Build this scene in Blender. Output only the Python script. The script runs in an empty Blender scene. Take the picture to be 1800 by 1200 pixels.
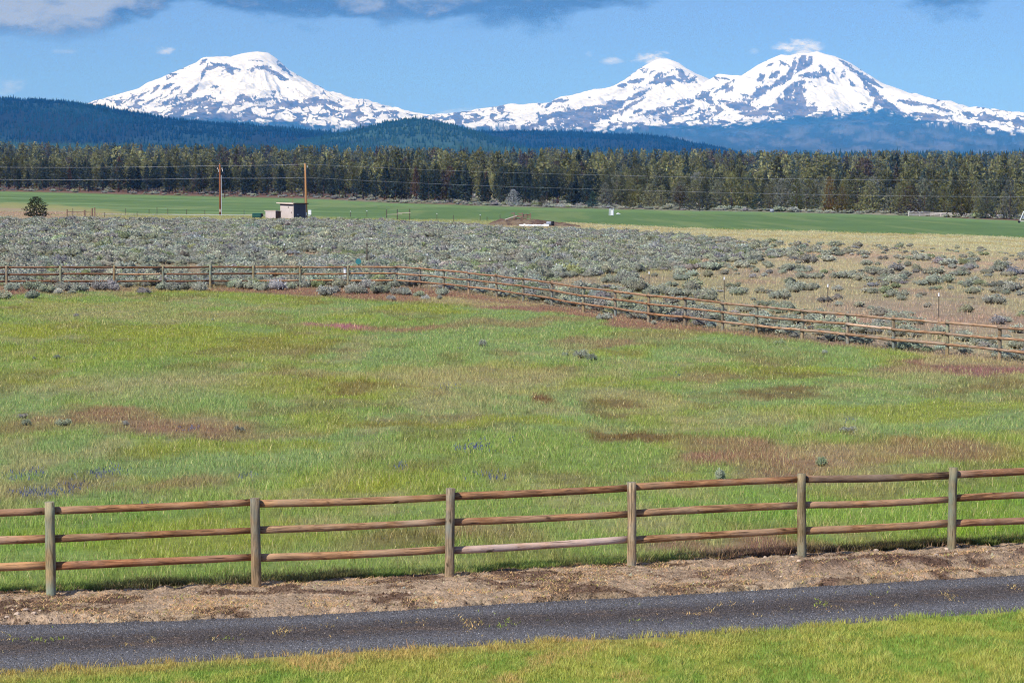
import bpy, bmesh, math, random
import numpy as np
from mathutils import Vector, Matrix

R = math.radians
# ------------------------------------------------------------------ camera, world, sun, exposure
F, HZ, CAMZ = 4265.0, 400.0, 5.9            # focal length in photo pixels, horizon row, camera height (m)
PITCH = math.atan((600 - HZ) / F)
SUN_AZ, SUN_EL = 48.0, 42.0                 # the light travels towards this azimuth (deg from +X), sun elevation

sc = bpy.context.scene
col = sc.collection
cam_d = bpy.data.cameras.new('camera')
cam = bpy.data.objects.new('camera', cam_d)
col.objects.link(cam)
cam_d.sensor_width = 36.0
cam_d.lens = F / 1800 * 36.0
cam_d.clip_start, cam_d.clip_end = 0.5, 200000
cam.location = (0, 0, CAMZ)
cam.rotation_euler = (math.pi / 2 - PITCH, 0, 0)
sc.camera = cam
sc.render.resolution_x, sc.render.resolution_y = 1024, 682
sc.view_settings.view_transform = 'Standard'
sc.view_settings.look = 'None'
sc.view_settings.exposure = 0.75
sc.view_settings.gamma = 1.0
sc.cycles.max_bounces = 4
sc.cycles.diffuse_bounces = 2
sc.cycles.transparent_max_bounces = 8
sc.cycles.use_denoising = True
sc.cycles.filter_width = 1.15
try:
    sc.cycles.denoiser = 'OPENIMAGEDENOISE'
    sc.cycles.denoising_prefilter = 'NONE'
except Exception:
    pass

sun_d = bpy.data.lights.new('sun', 'SUN')
sun_d.energy = 3.4
sun_d.angle = R(0.5)
sun_d.color = (1.0, 0.965, 0.91)
sun = bpy.data.objects.new('sun', sun_d)
col.objects.link(sun)
sun_dir = Vector((math.cos(R(SUN_AZ)) * math.cos(R(SUN_EL)), math.sin(R(SUN_AZ)) * math.cos(R(SUN_EL)), -math.sin(R(SUN_EL))))
sun.rotation_euler = sun_dir.to_track_quat('-Z', 'Y').to_euler()


class S:
    """A shader socket with arithmetic."""
    def __init__(self, nt, sock):
        self.nt, self.s = nt, sock

    def _m(self, op, *others):
        n = self.nt.nodes.new('ShaderNodeMath')
        n.operation = op
        for i, v in enumerate((self,) + others):
            if isinstance(v, S):
                self.nt.links.new(v.s, n.inputs[i])
            else:
                n.inputs[i].default_value = v
        return S(self.nt, n.outputs[0])

    def __add__(self, o): return self._m('ADD', o)
    __radd__ = __add__
    def __sub__(self, o): return self._m('SUBTRACT', o)
    def __rsub__(self, o): return self._m('MULTIPLY', -1.0)._m('ADD', o)
    def __mul__(self, o): return self._m('MULTIPLY', o)
    __rmul__ = __mul__
    def __truediv__(self, o): return self._m('DIVIDE', o)
    def max(self, o): return self._m('MAXIMUM', o)
    def min(self, o): return self._m('MINIMUM', o)
    def pow(self, o): return self._m('POWER', o)

    def step(self, a, b):
        n = self.nt.nodes.new('ShaderNodeMapRange')
        n.interpolation_type = 'SMOOTHSTEP'
        self.nt.links.new(self.s, n.inputs[0])
        n.inputs[1].default_value, n.inputs[2].default_value = a, b
        return S(self.nt, n.outputs[0])


def comb(nt, x, y, z):
    n = nt.nodes.new('ShaderNodeCombineXYZ')
    for i, v in enumerate((x, y, z)):
        if isinstance(v, S):
            nt.links.new(v.s, n.inputs[i])
        else:
            n.inputs[i].default_value = v
    return S(nt, n.outputs[0])


def noise(nt, vec, scale, detail=4.0, rough=0.55, dist=0.0):
    n = nt.nodes.new('ShaderNodeTexNoise')
    if vec is not None:
        nt.links.new(vec.s, n.inputs['Vector'])
    n.inputs['Scale'].default_value = scale
    n.inputs['Detail'].default_value = detail
    n.inputs['Roughness'].default_value = rough
    n.inputs['Distortion'].default_value = dist
    return S(nt, n.outputs[0])


def mixc(nt, fac, a, b, mode='MIX'):
    n = nt.nodes.new('ShaderNodeMix')
    n.data_type = 'RGBA'
    n.blend_type = mode
    for k, v in ((0, fac), (6, a), (7, b)):
        if isinstance(v, S):
            nt.links.new(v.s, n.inputs[k])
        elif k == 0:
            n.inputs[k].default_value = v
        else:
            n.inputs[k].default_value = (v[0], v[1], v[2], 1)
    return S(nt, n.outputs[2])


# ---- the sky: Nishita light, a deep spring blue low down, a bank of grey cloud and a few small white clouds
world = bpy.data.worlds.new('World')
sc.world = world
world.use_nodes = True
nt = world.node_tree
nt.nodes.clear()
tc = nt.nodes.new('ShaderNodeTexCoord')
sep = nt.nodes.new('ShaderNodeSeparateXYZ')
nt.links.new(tc.outputs['Generated'], sep.inputs[0])
dx, dy, dz = (S(nt, sep.outputs[i]) for i in range(3))
vec = comb(nt, dx, dy, dz.max(0.0) * 1.6 + 0.30)
vn = nt.nodes.new('ShaderNodeVectorMath')
vn.operation = 'NORMALIZE'
nt.links.new(vec.s, vn.inputs[0])
sky = nt.nodes.new('ShaderNodeTexSky')
sky.sky_type = 'NISHITA'
sky.sun_disc = False
sky.sun_elevation = R(SUN_EL)
# towards the sun: opposite of travel; Blender measures the rotation clockwise from +Y
sx, sy = -sun_dir.x, -sun_dir.y
sky.sun_rotation = math.atan2(sx, sy)
sky.altitude = 1000
sky.air_density = 1.0
sky.dust_density = 0.3
sky.ozone_density = 2.0
nt.links.new(vn.outputs[0], sky.inputs[0])
skyc = mixc(nt, 1.0, S(nt, sky.outputs[0]), (1.14, 1.19, 1.42), 'MULTIPLY')
# direction as tangents: az east of the view axis, el above the horizon (in thousandths)
fy = dy.max(0.05)
az = dx / fy * 1000.0
el = dz / fy * 1000.0
ahead = dy.step(0.05, 0.2)
v1 = comb(nt, az * 0.016, el * 0.042, 3.7)
n1 = noise(nt, v1, 1.0, 6.0, 0.55, 0.25)
v2 = comb(nt, az * 0.05, el * 0.11, 9.1)
n2 = noise(nt, v2, 1.0, 5.0, 0.6, 0.3)
n4 = noise(nt, comb(nt, az * 0.11, el * 0.24, 5.2), 1.0, 6.0, 0.62, 0.6)
fc = nt.nodes.new('ShaderNodeFloatCurve')
azn = (az + 300.0) / 600.0
nt.links.new(azn.s, fc.inputs['Value'])
cv = fc.mapping.curves[0]


def azk(px):
    return ((px - 900) / F * 1000 + 300) / 600


pts = [(-400, 60), (0, 58), (150, 62), (250, 48), (325, 14), (360, 22), (480, 42), (700, 33), (850, 40), (980, 38), (1060, 24), (1130, 0), (1180, -14), (1560, -12), (1640, 10), (1720, 6), (1780, -10), (2160, -10)]
for i, (px, py) in enumerate(pts):
    xx, yy = azk(px), (HZ - py) / F * 10      # 0..1 : tangent * 10
    if i < 2:
        cv.points[i].location = (xx, yy)
    else:
        cv.points.new(xx, yy)
fc.mapping.update()
base = S(nt, fc.outputs[0]) * 100.0            # bank's lower edge, thousandths
d = el - base                                  # above the edge
dens = (d * 0.11 + (n1 - 0.5) * 3.4 + (n2 - 0.5) * 1.5 + 0.1)
bank = dens.step(-0.30, 0.55) * ahead
lit = ((d * 0.05) + (n1 - 0.5) * 2.6 + (n2 - 0.5) * 2.2 + azn.step(0.35, 0.12) * 0.5 - 0.10).step(0.05, 1.0)
bankc = mixc(nt, lit, (0.115, 0.185, 0.345), (0.62, 0.65, 0.74))


def puff(px, py, rx, ry, k, thr=0.5):
    a0, e0 = (px - 900) / F * 1000, (HZ - py) / F * 1000
    rx, ry = rx / F * 1000, ry / F * 1000
    q = ((az - a0) / rx).pow(2.0) + ((el - e0) / ry).pow(2.0)
    return (0.95 - q * 0.8 + (n4 - 0.5) * 3.6 + (n2 - 0.5) * 1.5).step(0.0, 1.4) * k * ahead


v3 = comb(nt, az * 0.09, el * 0.22, 1.3)
puffs = puff(292, 91, 20, 7, 0.55).max(puff(1072, 110, 20, 7, 0.55)).max(puff(1145, 107, 36, 15, .95)).max(puff(1402, 85, 42, 17, 1.0)).max(puff(1035, 96, 8, 6, 0.25)).max(puff(20, 152, 34, 16, 0.25)).max(puff(1325, 93, 10, 6, 0.2)).max(puff(820, 200, 50, 10, 0.3)).max(puff(120, 92, 22, 5, 0.15))
c1 = mixc(nt, puffs, skyc, (5.4, 5.6, 6.3))
wisps = puff(255, 66, 30, 12, 0.3).max(puff(1600, 32, 40, 8, 0.3))
c1 = mixc(nt, wisps, c1, (1.6, 2.5, 4.8))
bn = mixc(nt, 1.0, bankc, (3.7, 4.0, 4.4), 'MULTIPLY')
c2 = mixc(nt, bank * 0.96, c1, bn)
bg = nt.nodes.new('ShaderNodeBackground')
nt.links.new(c2.s, bg.inputs[0])
bg.inputs[1].default_value = 0.10
wo = nt.nodes.new('ShaderNodeOutputWorld')
nt.links.new(bg.outputs[0], wo.inputs[0])

# ------------------------------------------------------------------ helpers
rng = np.random.default_rng(7)
random.seed(7)


def lin(r, g, b):
    """sRGB 0-255 to linear."""
    o = []
    for v in (r, g, b):
        v /= 255.0
        o.append(v / 12.92 if v <= 0.04045 else ((v + 0.055) / 1.055) ** 2.4)
    return np.array(o)


def _h(ix, iy, seed):
    n = (ix.astype(np.int64) * 374761393 + iy.astype(np.int64) * 668265263 + seed * 1442695041) & 0xFFFFFFFF
    n = ((n ^ (n >> 13)) * 1274126177) & 0xFFFFFFFF
    n = (n ^ (n >> 16)) & 0xFFFFFFFF
    return n / 4294967295.0


def vn2(x, y, seed=0):
    x, y = np.asarray(x, float), np.asarray(y, float)
    x, y = np.broadcast_arrays(x, y)
    ix, iy = np.floor(x), np.floor(y)
    fx, fy_ = x - ix, y - iy
    fx, fy_ = fx * fx * fx * (fx * (fx * 6 - 15) + 10), fy_ * fy_ * fy_ * (fy_ * (fy_ * 6 - 15) + 10)
    a, b = _h(ix, iy, seed), _h(ix + 1, iy, seed)
    c, d_ = _h(ix, iy + 1, seed), _h(ix + 1, iy + 1, seed)
    return (a * (1 - fx) + b * fx) * (1 - fy_) + (c * (1 - fx) + d_ * fx) * fy_


def fbm(x, y, seed=0, o=4, g=0.5):
    t, a, n = 0.0, 1.0, 0.0
    for i in range(o):
        t = t + a * vn2(np.asarray(x) * 2 ** i, np.asarray(y) * 2 ** i, seed + i * 17)
        n += a
        a *= g
    return t / n


def ridged(x, y, seed=0, o=4):
    t, a, n = 0.0, 1.0, 0.0
    for i in range(o):
        t = t + a * (1 - np.abs(2 * vn2(np.asarray(x) * 2 ** i, np.asarray(y) * 2 ** i, seed + i * 17) - 1))
        n += a
        a *= 0.5
    return t / n


def sst(a, b, x):
    t = np.clip((np.asarray(x, float) - a) / (b - a), 0, 1)
    return t * t * (3 - 2 * t)


def interp(pts, x):
    p = sorted(pts)
    return np.interp(x, [q[0] for q in p], [q[1] for q in p])


def ramp(d, k):
    return (d + np.sqrt(d * d + k * k)) / 2


# ---- the lie of the land: flat by the drive, then rising gently away and to the left
def Yf(u):
    return 930 - 700 * u


def ground_z(X, Y):
    X, Y = np.asarray(X, float), np.asarray(Y, float)
    u = np.clip(X / np.maximum(Y, 40), -0.4, 0.4)
    Ye = Y - ramp(Y - 3000, 200)
    z = (0.0168 - 0.0225 * u) * ramp(Ye - 55, 18)
    z = z + (0.0195 + 0.0125 * u) * ramp(Ye - Yf(u) - 120, 120) * (1 - 0.00003 * np.clip(Ye - 1500, 0, 1e9))
    return z - 0.0168 * ramp(-35.0, 18)


def proj(X, Y, Z):
    cp, sp = math.cos(PITCH), math.sin(PITCH)
    dz_ = np.asarray(Z, float) - CAMZ
    dep = Y * cp - dz_ * sp
    up = Y * sp + dz_ * cp
    return 900 + F * X / dep, 600 - F * up / dep


def ray(px, py):
    cp, sp = math.cos(PITCH), math.sin(PITCH)
    a, b = (px - 900) / F, (600 - py) / F
    return a, cp + b * sp, -sp + b * cp        # direction (X, Y, Z)


def at(px, py):
    """the point of the ground that the photograph shows at this pixel"""
    a, b, c = ray(px, py)
    ts = np.geomspace(15, 6000, 4000)
    g = CAMZ + c * ts - ground_z(a * ts, b * ts)
    i = int(np.argmax(g < 0)) if (g < 0).any() else len(ts) - 1
    lo, hi = ts[max(i - 1, 0)], ts[i]
    for _ in range(40):
        m = (lo + hi) / 2
        if CAMZ + c * m - ground_z(a * m, b * m) < 0:
            hi = m
        else:
            lo = m
    t = (lo + hi) / 2
    return Vector((a * t, b * t, float(ground_z(a * t, b * t))))


def at_depth(px, py, Y):
    a, b, c = ray(px, py)
    t = Y / b
    return Vector((a * t, Y, CAMZ + c * t))


def tag(o, label=None, cat=None, group=None, kind=None):
    if label: o['label'] = label
    if cat: o['category'] = cat
    if group: o['group'] = group
    if kind: o['kind'] = kind
    return o


def raw_mesh(name, V, Fc, mats, C=None, smooth=False):
    """V (n,3); Fc (m,k) or a list of such arrays; C per-vertex colour"""
    me = bpy.data.meshes.new(name)
    V = np.ascontiguousarray(V, dtype=np.float32)
    blocks = Fc if isinstance(Fc, list) else [Fc]
    blocks = [np.asarray(b, dtype=np.int32) for b in blocks if len(b)]
    tot = sum(b.size for b in blocks)
    npoly = sum(len(b) for b in blocks)
    me.vertices.add(len(V))
    me.vertices.foreach_set('co', V.ravel())
    me.loops.add(tot)
    me.loops.foreach_set('vertex_index', np.concatenate([b.ravel() for b in blocks]))
    me.polygons.add(npoly)
    st, off = [], 0
    for b in blocks:
        st.append(off + np.arange(len(b)) * b.shape[1])
        off += b.size
    me.polygons.foreach_set('loop_start', np.concatenate(st).astype(np.int32))
    if C is not None:
        at_ = me.color_attributes.new('Col', 'FLOAT_COLOR', 'POINT')
        C4 = np.ones((len(V), 4), np.float32)
        C4[:, :3] = C
        at_.data.foreach_set('color', C4.ravel())
    for m in (mats if isinstance(mats, (list, tuple)) else [mats]):
        me.materials.append(m)
    me.update(calc_edges=True)
    if smooth:
        me.polygons.foreach_set('use_smooth', np.ones(npoly, bool))
    me.validate()
    return me


def obj(name, me, parent=None, loc=None, rz=0.0, scale=None):
    o = bpy.data.objects.new(name, me)
    col.objects.link(o)
    if parent is not None:
        o.parent = parent
    if loc is not None:
        o.location = loc
    if rz:
        o.rotation_euler = (0, 0, rz)
    if scale is not None:
        o.scale = scale if hasattr(scale, '__len__') else (scale,) * 3
    return o


def empty(name, loc=(0, 0, 0), rz=0.0):
    o = bpy.data.objects.new(name, None)
    o.empty_display_size = 0.3
    col.objects.link(o)
    o.location = loc
    o.rotation_euler = (0, 0, rz)
    return o


class MB:
    """collects boxes, tubes and cones into one mesh"""
    def __init__(self):
        self.v, self.f = [], []

    def add(self, V, Fs):
        n = len(self.v)
        self.v += [tuple(p) for p in V]
        self.f += [[i + n for i in f] for f in Fs]
        return self

    def box(self, c, s, rz=0.0, rx=0.0, ry=0.0):
        M = Matrix.Rotation(rz, 3, 'Z') @ Matrix.Rotation(ry, 3, 'Y') @ Matrix.Rotation(rx, 3, 'X')
        P = [Vector(c) + M @ Vector((x * s[0] / 2, y * s[1] / 2, z * s[2] / 2)) for x in (-1, 1) for y in (-1, 1) for z in (-1, 1)]
        return self.add(P, [(0, 1, 3, 2), (4, 6, 7, 5), (0, 4, 5, 1), (2, 3, 7, 6), (0, 2, 6, 4), (1, 5, 7, 3)])

    def tube(self, pts, rad, n=8, cap=True, wob=0.0):
        pts = [Vector(p) for p in pts]
        rad = rad if hasattr(rad, '__len__') else [rad] * len(pts)
        V, Fs = [], []
        up = Vector((0, 0, 1))
        for i, p in enumerate(pts):
            t = (pts[min(i + 1, len(pts) - 1)] - pts[max(i - 1, 0)]).normalized()
            a = t.cross(up)
            if a.length < 0.05:
                a = t.cross(Vector((1, 0, 0)))
            a.normalize()
            b = a.cross(t)
            for k in range(n):
                th = 2 * math.pi * k / n
                r = rad[i] * (1 + wob * (random.random() - 0.5))
                V.append(p + a * math.cos(th) * r + b * math.sin(th) * r)
        for i in range(len(pts) - 1):
            for k in range(n):
                k2 = (k + 1) % n
                Fs.append((i * n + k, i * n + k2, (i + 1) * n + k2, (i + 1) * n + k))
        if cap:
            Fs.append(tuple(range(n - 1, -1, -1)))
            Fs.append(tuple(range((len(pts) - 1) * n, len(pts) * n)))
        return self.add(V, Fs)

    def mesh(self, name, m, bevel=0.0, smooth=False):
        me = bpy.data.meshes.new(name)
        me.from_pydata(self.v, [], self.f)
        bm = bmesh.new()
        bm.from_mesh(me)
        if bevel:
            bmesh.ops.bevel(bm, geom=list(bm.edges), offset=bevel, segments=1, affect='EDGES')
        bmesh.ops.recalc_face_normals(bm, faces=bm.faces)
        bm.to_mesh(me)
        bm.free()
        me.materials.append(m)
        if smooth:
            for p in me.polygons:
                p.use_smooth = len(p.vertices) == 4
        return me

    def build(self, name, m, parent=None, loc=None, bevel=0.0, smooth=False):
        return obj(name, self.mesh(name, m, bevel, smooth), parent, loc)


# ------------------------------------------------------------------ materials
def new_mat(name):
    m = bpy.data.materials.new(name)
    m.use_nodes = True
    t = m.node_tree
    b = t.nodes['Principled BSDF']
    b.inputs['Roughness'].default_value = 0.9
    b.inputs['Specular IOR Level'].default_value = 0.15
    return m, t, b


def attr_col(t):
    a = t.nodes.new('ShaderNodeAttribute')
    a.attribute_name = 'Col'
    return S(t, a.outputs['Color'])


def obj_coord(t):
    n = t.nodes.new('ShaderNodeTexCoord')
    return S(t, n.outputs['Object'])


def mapped(t, vec_, sc_):
    n = t.nodes.new('ShaderNodeMapping')
    t.links.new(vec_.s, n.inputs[0])
    n.inputs['Scale'].default_value = sc_
    return S(t, n.outputs[0])


def bump(t, b, height, strength, dist):
    n = t.nodes.new('ShaderNodeBump')
    n.inputs['Strength'].default_value = strength
    n.inputs['Distance'].default_value = dist
    t.links.new(height.s, n.inputs['Height'])
    t.links.new(n.outputs[0], b.inputs['Normal'])


def mat_ground(name, specks, amount, scl=(1, 1, 1), bstr=0.0, bdist=0.05):
    """vertex-mapped earth and herb colours broken up by noise"""
    m, t, b = new_mat(name)
    p = mapped(t, obj_coord(t), scl)
    f = 0
    for s_, w in specks:
        n_ = (noise(t, p, s_, 3.0, 0.65) - 0.5) * w
        f = n_ if f == 0 else f + n_
    g = (f * amount + 1.0).max(0.25)
    c = mixc(t, 1.0, attr_col(t), comb(t, g, g, g), 'MULTIPLY')
    t.links.new(c.s, b.inputs['Base Color'])
    if bstr:
        bump(t, b, f, bstr, bdist)
    return m


def mat_leaf(name, tint=False, trans=0.3):
    """foliage: attribute colour (times the object's own colour), partly translucent"""
    m = bpy.data.materials.new(name)
    m.use_nodes = True
    t = m.node_tree
    t.nodes.clear()
    c = attr_col(t)
    if tint:
        oi = t.nodes.new('ShaderNodeObjectInfo')
        c = mixc(t, 1.0, c, S(t, oi.outputs['Color']), 'MULTIPLY')
    d1 = t.nodes.new('ShaderNodeBsdfDiffuse')
    d2 = t.nodes.new('ShaderNodeBsdfTranslucent')
    mx = t.nodes.new('ShaderNodeMixShader')
    mx.inputs[0].default_value = trans
    t.links.new(c.s, d1.inputs[0])
    t.links.new(c.s, d2.inputs[0])
    t.links.new(d1.outputs[0], mx.inputs[1])
    t.links.new(d2.outputs[0], mx.inputs[2])
    o = t.nodes.new('ShaderNodeOutputMaterial')
    t.links.new(mx.outputs[0], o.inputs[0])
    return m


def mat_plain(name, c, rough=0.7, metal=0.0, nscale=0.0, namt=0.3, c2=None, stretch=(1, 1, 1), tint=False, bstr=0.0, bdist=0.01):
    m, t, b = new_mat(name)
    b.inputs['Roughness'].default_value = rough
    b.inputs['Metallic'].default_value = metal
    if nscale:
        p = mapped(t, obj_coord(t), stretch)
        n_ = noise(t, p, nscale, 5.0, 0.65)
        cc = mixc(t, n_.step(0.5 - namt, 0.5 + namt), c, c2 if c2 is not None else [v * 0.6 for v in c])
        if bstr:
            bump(t, b, n_, bstr, bdist)
    else:
        cc = None
    if tint:
        oi = t.nodes.new('ShaderNodeObjectInfo')
        cc = mixc(t, 1.0, cc if cc else c, S(t, oi.outputs['Color']), 'MULTIPLY')
    if cc:
        t.links.new(cc.s, b.inputs['Base Color'])
    else:
        b.inputs['Base Color'].default_value = (c[0], c[1], c[2], 1)
    return m


M = {}
M['ground'] = mat_ground('meadow_earth', [(2.2, 0.9), (0.45, 0.9), (9.0, 0.8)], 1.0)
M['dirt'] = mat_ground('raked_dirt', [(1.6, 0.9), (7.0, 1.2), (26.0, 1.3)], 1.25, bstr=0.8, bdist=0.06)
M['leaf'] = mat_leaf('grass_blades', trans=0.35)
M['crown'] = mat_leaf('needles', tint=True, trans=0.28)
M['forest'] = mat_leaf('forest_needles', trans=0.28)
M['sage'] = mat_leaf('sagebrush_leaves', tint=True, trans=0.15)
M['sage_stuff'] = mat_leaf('sagebrush_cover', trans=0.15)
M['bark'] = mat_plain('pine_bark', (0.10, 0.055, 0.035), 0.95, nscale=2.0, c2=(0.045, 0.03, 0.022))
M['hill'] = mat_ground('hill_forest_floor', [(0.02, 1.0), (0.006, 1.0)], 0.9)
M['mount'] = mat_ground('mountain_snow_and_rock', [(0.02, 0.4), (0.005, 0.3)], 0.5)

# fence logs: grain runs along each log's own X; posts along Z
def mat_log(name, axis, a, b_, c_, worn):
    m, t, b = new_mat(name)
    st = (0.9, 9.0, 9.0) if axis == 'x' else (9.0, 9.0, 0.9)
    oc = obj_coord(t)
    oi = t.nodes.new('ShaderNodeObjectInfo')
    off = S(t, oi.outputs['Random']) * 37.0
    va = t.nodes.new('ShaderNodeVectorMath')
    va.operation = 'ADD'
    t.links.new(oc.s, va.inputs[0])
    cb = comb(t, off, off, off)
    t.links.new(cb.s, va.inputs[1])
    sv = S(t, va.outputs[0])
    g1 = noise(t, mapped(t, sv, st), 2.6, 6.0, 0.7, 0.6)
    g2 = noise(t, mapped(t, sv, st), 9.0, 4.0, 0.7)
    g3 = noise(t, sv, 1.1, 3.0, 0.6)
    g4 = noise(t, mapped(t, sv, (1.6, 3, 3) if axis == 'x' else (3, 3, 1.6)), 2.4, 2.0, 0.4)
    c = mixc(t, g1.step(0.34, 0.66), a, b_)
    c = mixc(t, g3.step(0.36, 0.66) * worn, c, c_)
    c = mixc(t, g4.step(0.68, 0.74) * 0.8, c, [v * 0.28 for v in a])
    c = mixc(t, g2.step(0.57, 0.75) * 0.75, c, [v * 0.3 for v in a])
    g5 = noise(t, mapped(t, sv, (.5, 16, 16) if axis == 'x' else (16, 16, .5)), 3.0, 3.0, 0.6)
    c = mixc(t, g5.step(0.60, 0.66) * 0.85, c, [v * 0.3 for v in a])
    c = mixc(t, 1.0, c, S(t, oi.outputs['Color']), 'MULTIPLY')
    t.links.new(c.s, b.inputs['Base Color'])
    b.inputs['Roughness'].default_value = 0.75
    bump(t, b, g1 + g2 * 0.6, 0.5, 0.012)
    return m


M['rail'] = mat_log('peeled_log', 'x', (0.125, 0.056, 0.024), (0.46, 0.24, 0.115), (0.36, 0.24, 0.155), 0.7)
M['post'] = mat_log('weathered_post', 'z', (0.12, 0.08, 0.042), (0.42, 0.29, 0.155), (0.20, 0.225, 0.18), 1.0)
M['pole'] = mat_plain('tarred_pole', (0.25, 0.085, 0.03), 0.8, nscale=1.2, c2=(0.36, 0.16, 0.06), stretch=(4, 4, .3), tint=True)
M['metal'] = mat_plain('galvanised_metal', (0.62, 0.64, 0.66), 0.55, 0.3, nscale=3, c2=(0.5, 0.52, 0.55))
M['wire'] = mat_plain('aluminium_wire', (0.75, 0.76, 0.78), 0.5, 0.0, nscale=.2, c2=(0.6, .6, .62))
M['white'] = mat_plain('white_paint', (0.78, 0.78, 0.77), 0.6, nscale=2.0, c2=(0.66, 0.66, 0.64))
M['darkmetal'] = mat_plain('dark_steel', (0.055, 0.05, 0.045), 0.7, nscale=3, c2=(0.10, 0.07, 0.05))
M['shed'] = mat_plain('pale_siding', (0.50, 0.43, 0.395), 0.8, nscale=2.0, c2=(0.43, 0.365, 0.335), stretch=(3, 3, .5))
M['shedshade'] = mat_plain('shaded_siding', (0.075, 0.075, 0.105), 0.8, nscale=2.0, c2=(0.06, 0.06, 0.085), stretch=(3, 3, .5))  # pale siding again, its side's shade put into the colour
M['shedtrim'] = mat_plain('brown_trim', (0.13, 0.075, 0.065), 0.8, nscale=2.0)
M['roofing'] = mat_plain('pale_roof_edge', (0.55, 0.46, 0.38), 0.7, nscale=1.5, c2=(0.46, 0.37, 0.30))
M['hutside'] = mat_plain('brown_boards', (0.13, 0.075, 0.05), 0.85, nscale=3.0)
M['teal'] = mat_plain('green_painted_steel', (0.02, 0.085, 0.065), 0.6, nscale=2.0, c2=(0.015, 0.055, 0.045))
M['aqua'] = mat_plain('aqua_plastic', (0.04, 0.20, 0.20), 0.5, nscale=6.0, c2=(0.03, 0.14, 0.15))
M['grey'] = mat_plain('grey_steel', (0.30, 0.32, 0.36), 0.6, nscale=3.0, c2=(0.2, 0.22, 0.26))
M['black'] = mat_plain('black_rubber', (0.018, 0.018, 0.02), 0.7, nscale=4.0)
M['board'] = mat_plain('old_board', (0.27, 0.175, 0.12), 0.85, nscale=3.0, c2=(0.14, 0.09, 0.06))
M['stone'] = mat_plain('field_stone', (0.50, 0.40, 0.31), 0.9, nscale=9.0, c2=(0.32, 0.24, 0.18), tint=True, bstr=.4)
M['canopy'] = mat_plain('sun_bleached_white', (0.60, 0.54, 0.50), 0.8, nscale=1.0, c2=(.5, .45, .42))

# ------------------------------------------------------------------ how the ground is covered (photo pixels -> colours, laid on the land itself)
LAWN = [(-400, 1205), (0, 1182), (133, 1174), (333, 1161), (600, 1146), (767, 1137), (967, 1126), (1200, 1117), (1375, 1105), (1550, 1090), (1800, 1072), (2200, 1044)]
ROADF = [(-400, 1112), (0, 1093), (167, 1090), (333, 1085), (600, 1074), (800, 1062), (933, 1055), (1200, 1041), (1410, 1028), (1800, 1007), (2200, 985)]
VERGE = [(-400, 1058), (0, 1042), (90, 1041), (450, 1025), (790, 1009), (1110, 991), (1410, 972), (1673, 959), (1800, 951), (2200, 930)]
FENCE2 = [(-300, 509), (12, 508), (697, 505), (738, 508), (780, 512), (824, 517), (873, 523), (920, 530), (970, 538), (1026, 549), (1082, 557), (1140, 566), (1204, 573), (1270, 582), (1330, 589), (1410, 598), (1490, 606), (1571, 616), (1665, 625), (1757, 635), (1850, 645), (1945, 655), (2200, 680)]
MEADOWTOP = [(-300, 524), (0, 521), (150, 514), (400, 513), (480, 518), (640, 527), (800, 536), (880, 545), (1000, 553), (1080, 576), (1340, 592), (1460, 606), (1565, 612), (1643, 640), (1800, 648), (2200, 690)]
PASTN = [(-300, 352), (0, 356), (100, 360), (190, 368), (230, 374), (430, 377), (600, 383), (760, 386), (900, 388), (1020, 392), (1200, 400), (1330, 404), (1500, 408), (1640, 412), (1800, 417), (2200, 428)]
PASTF = [(-300, 331), (0, 336), (200, 341), (400, 346), (500, 348), (560, 350), (700, 357), (860, 362), (1000, 366), (1200, 370), (1330, 372), (1500, 376), (1640, 381), (1720, 385), (1800, 388), (2200, 396)]
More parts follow.
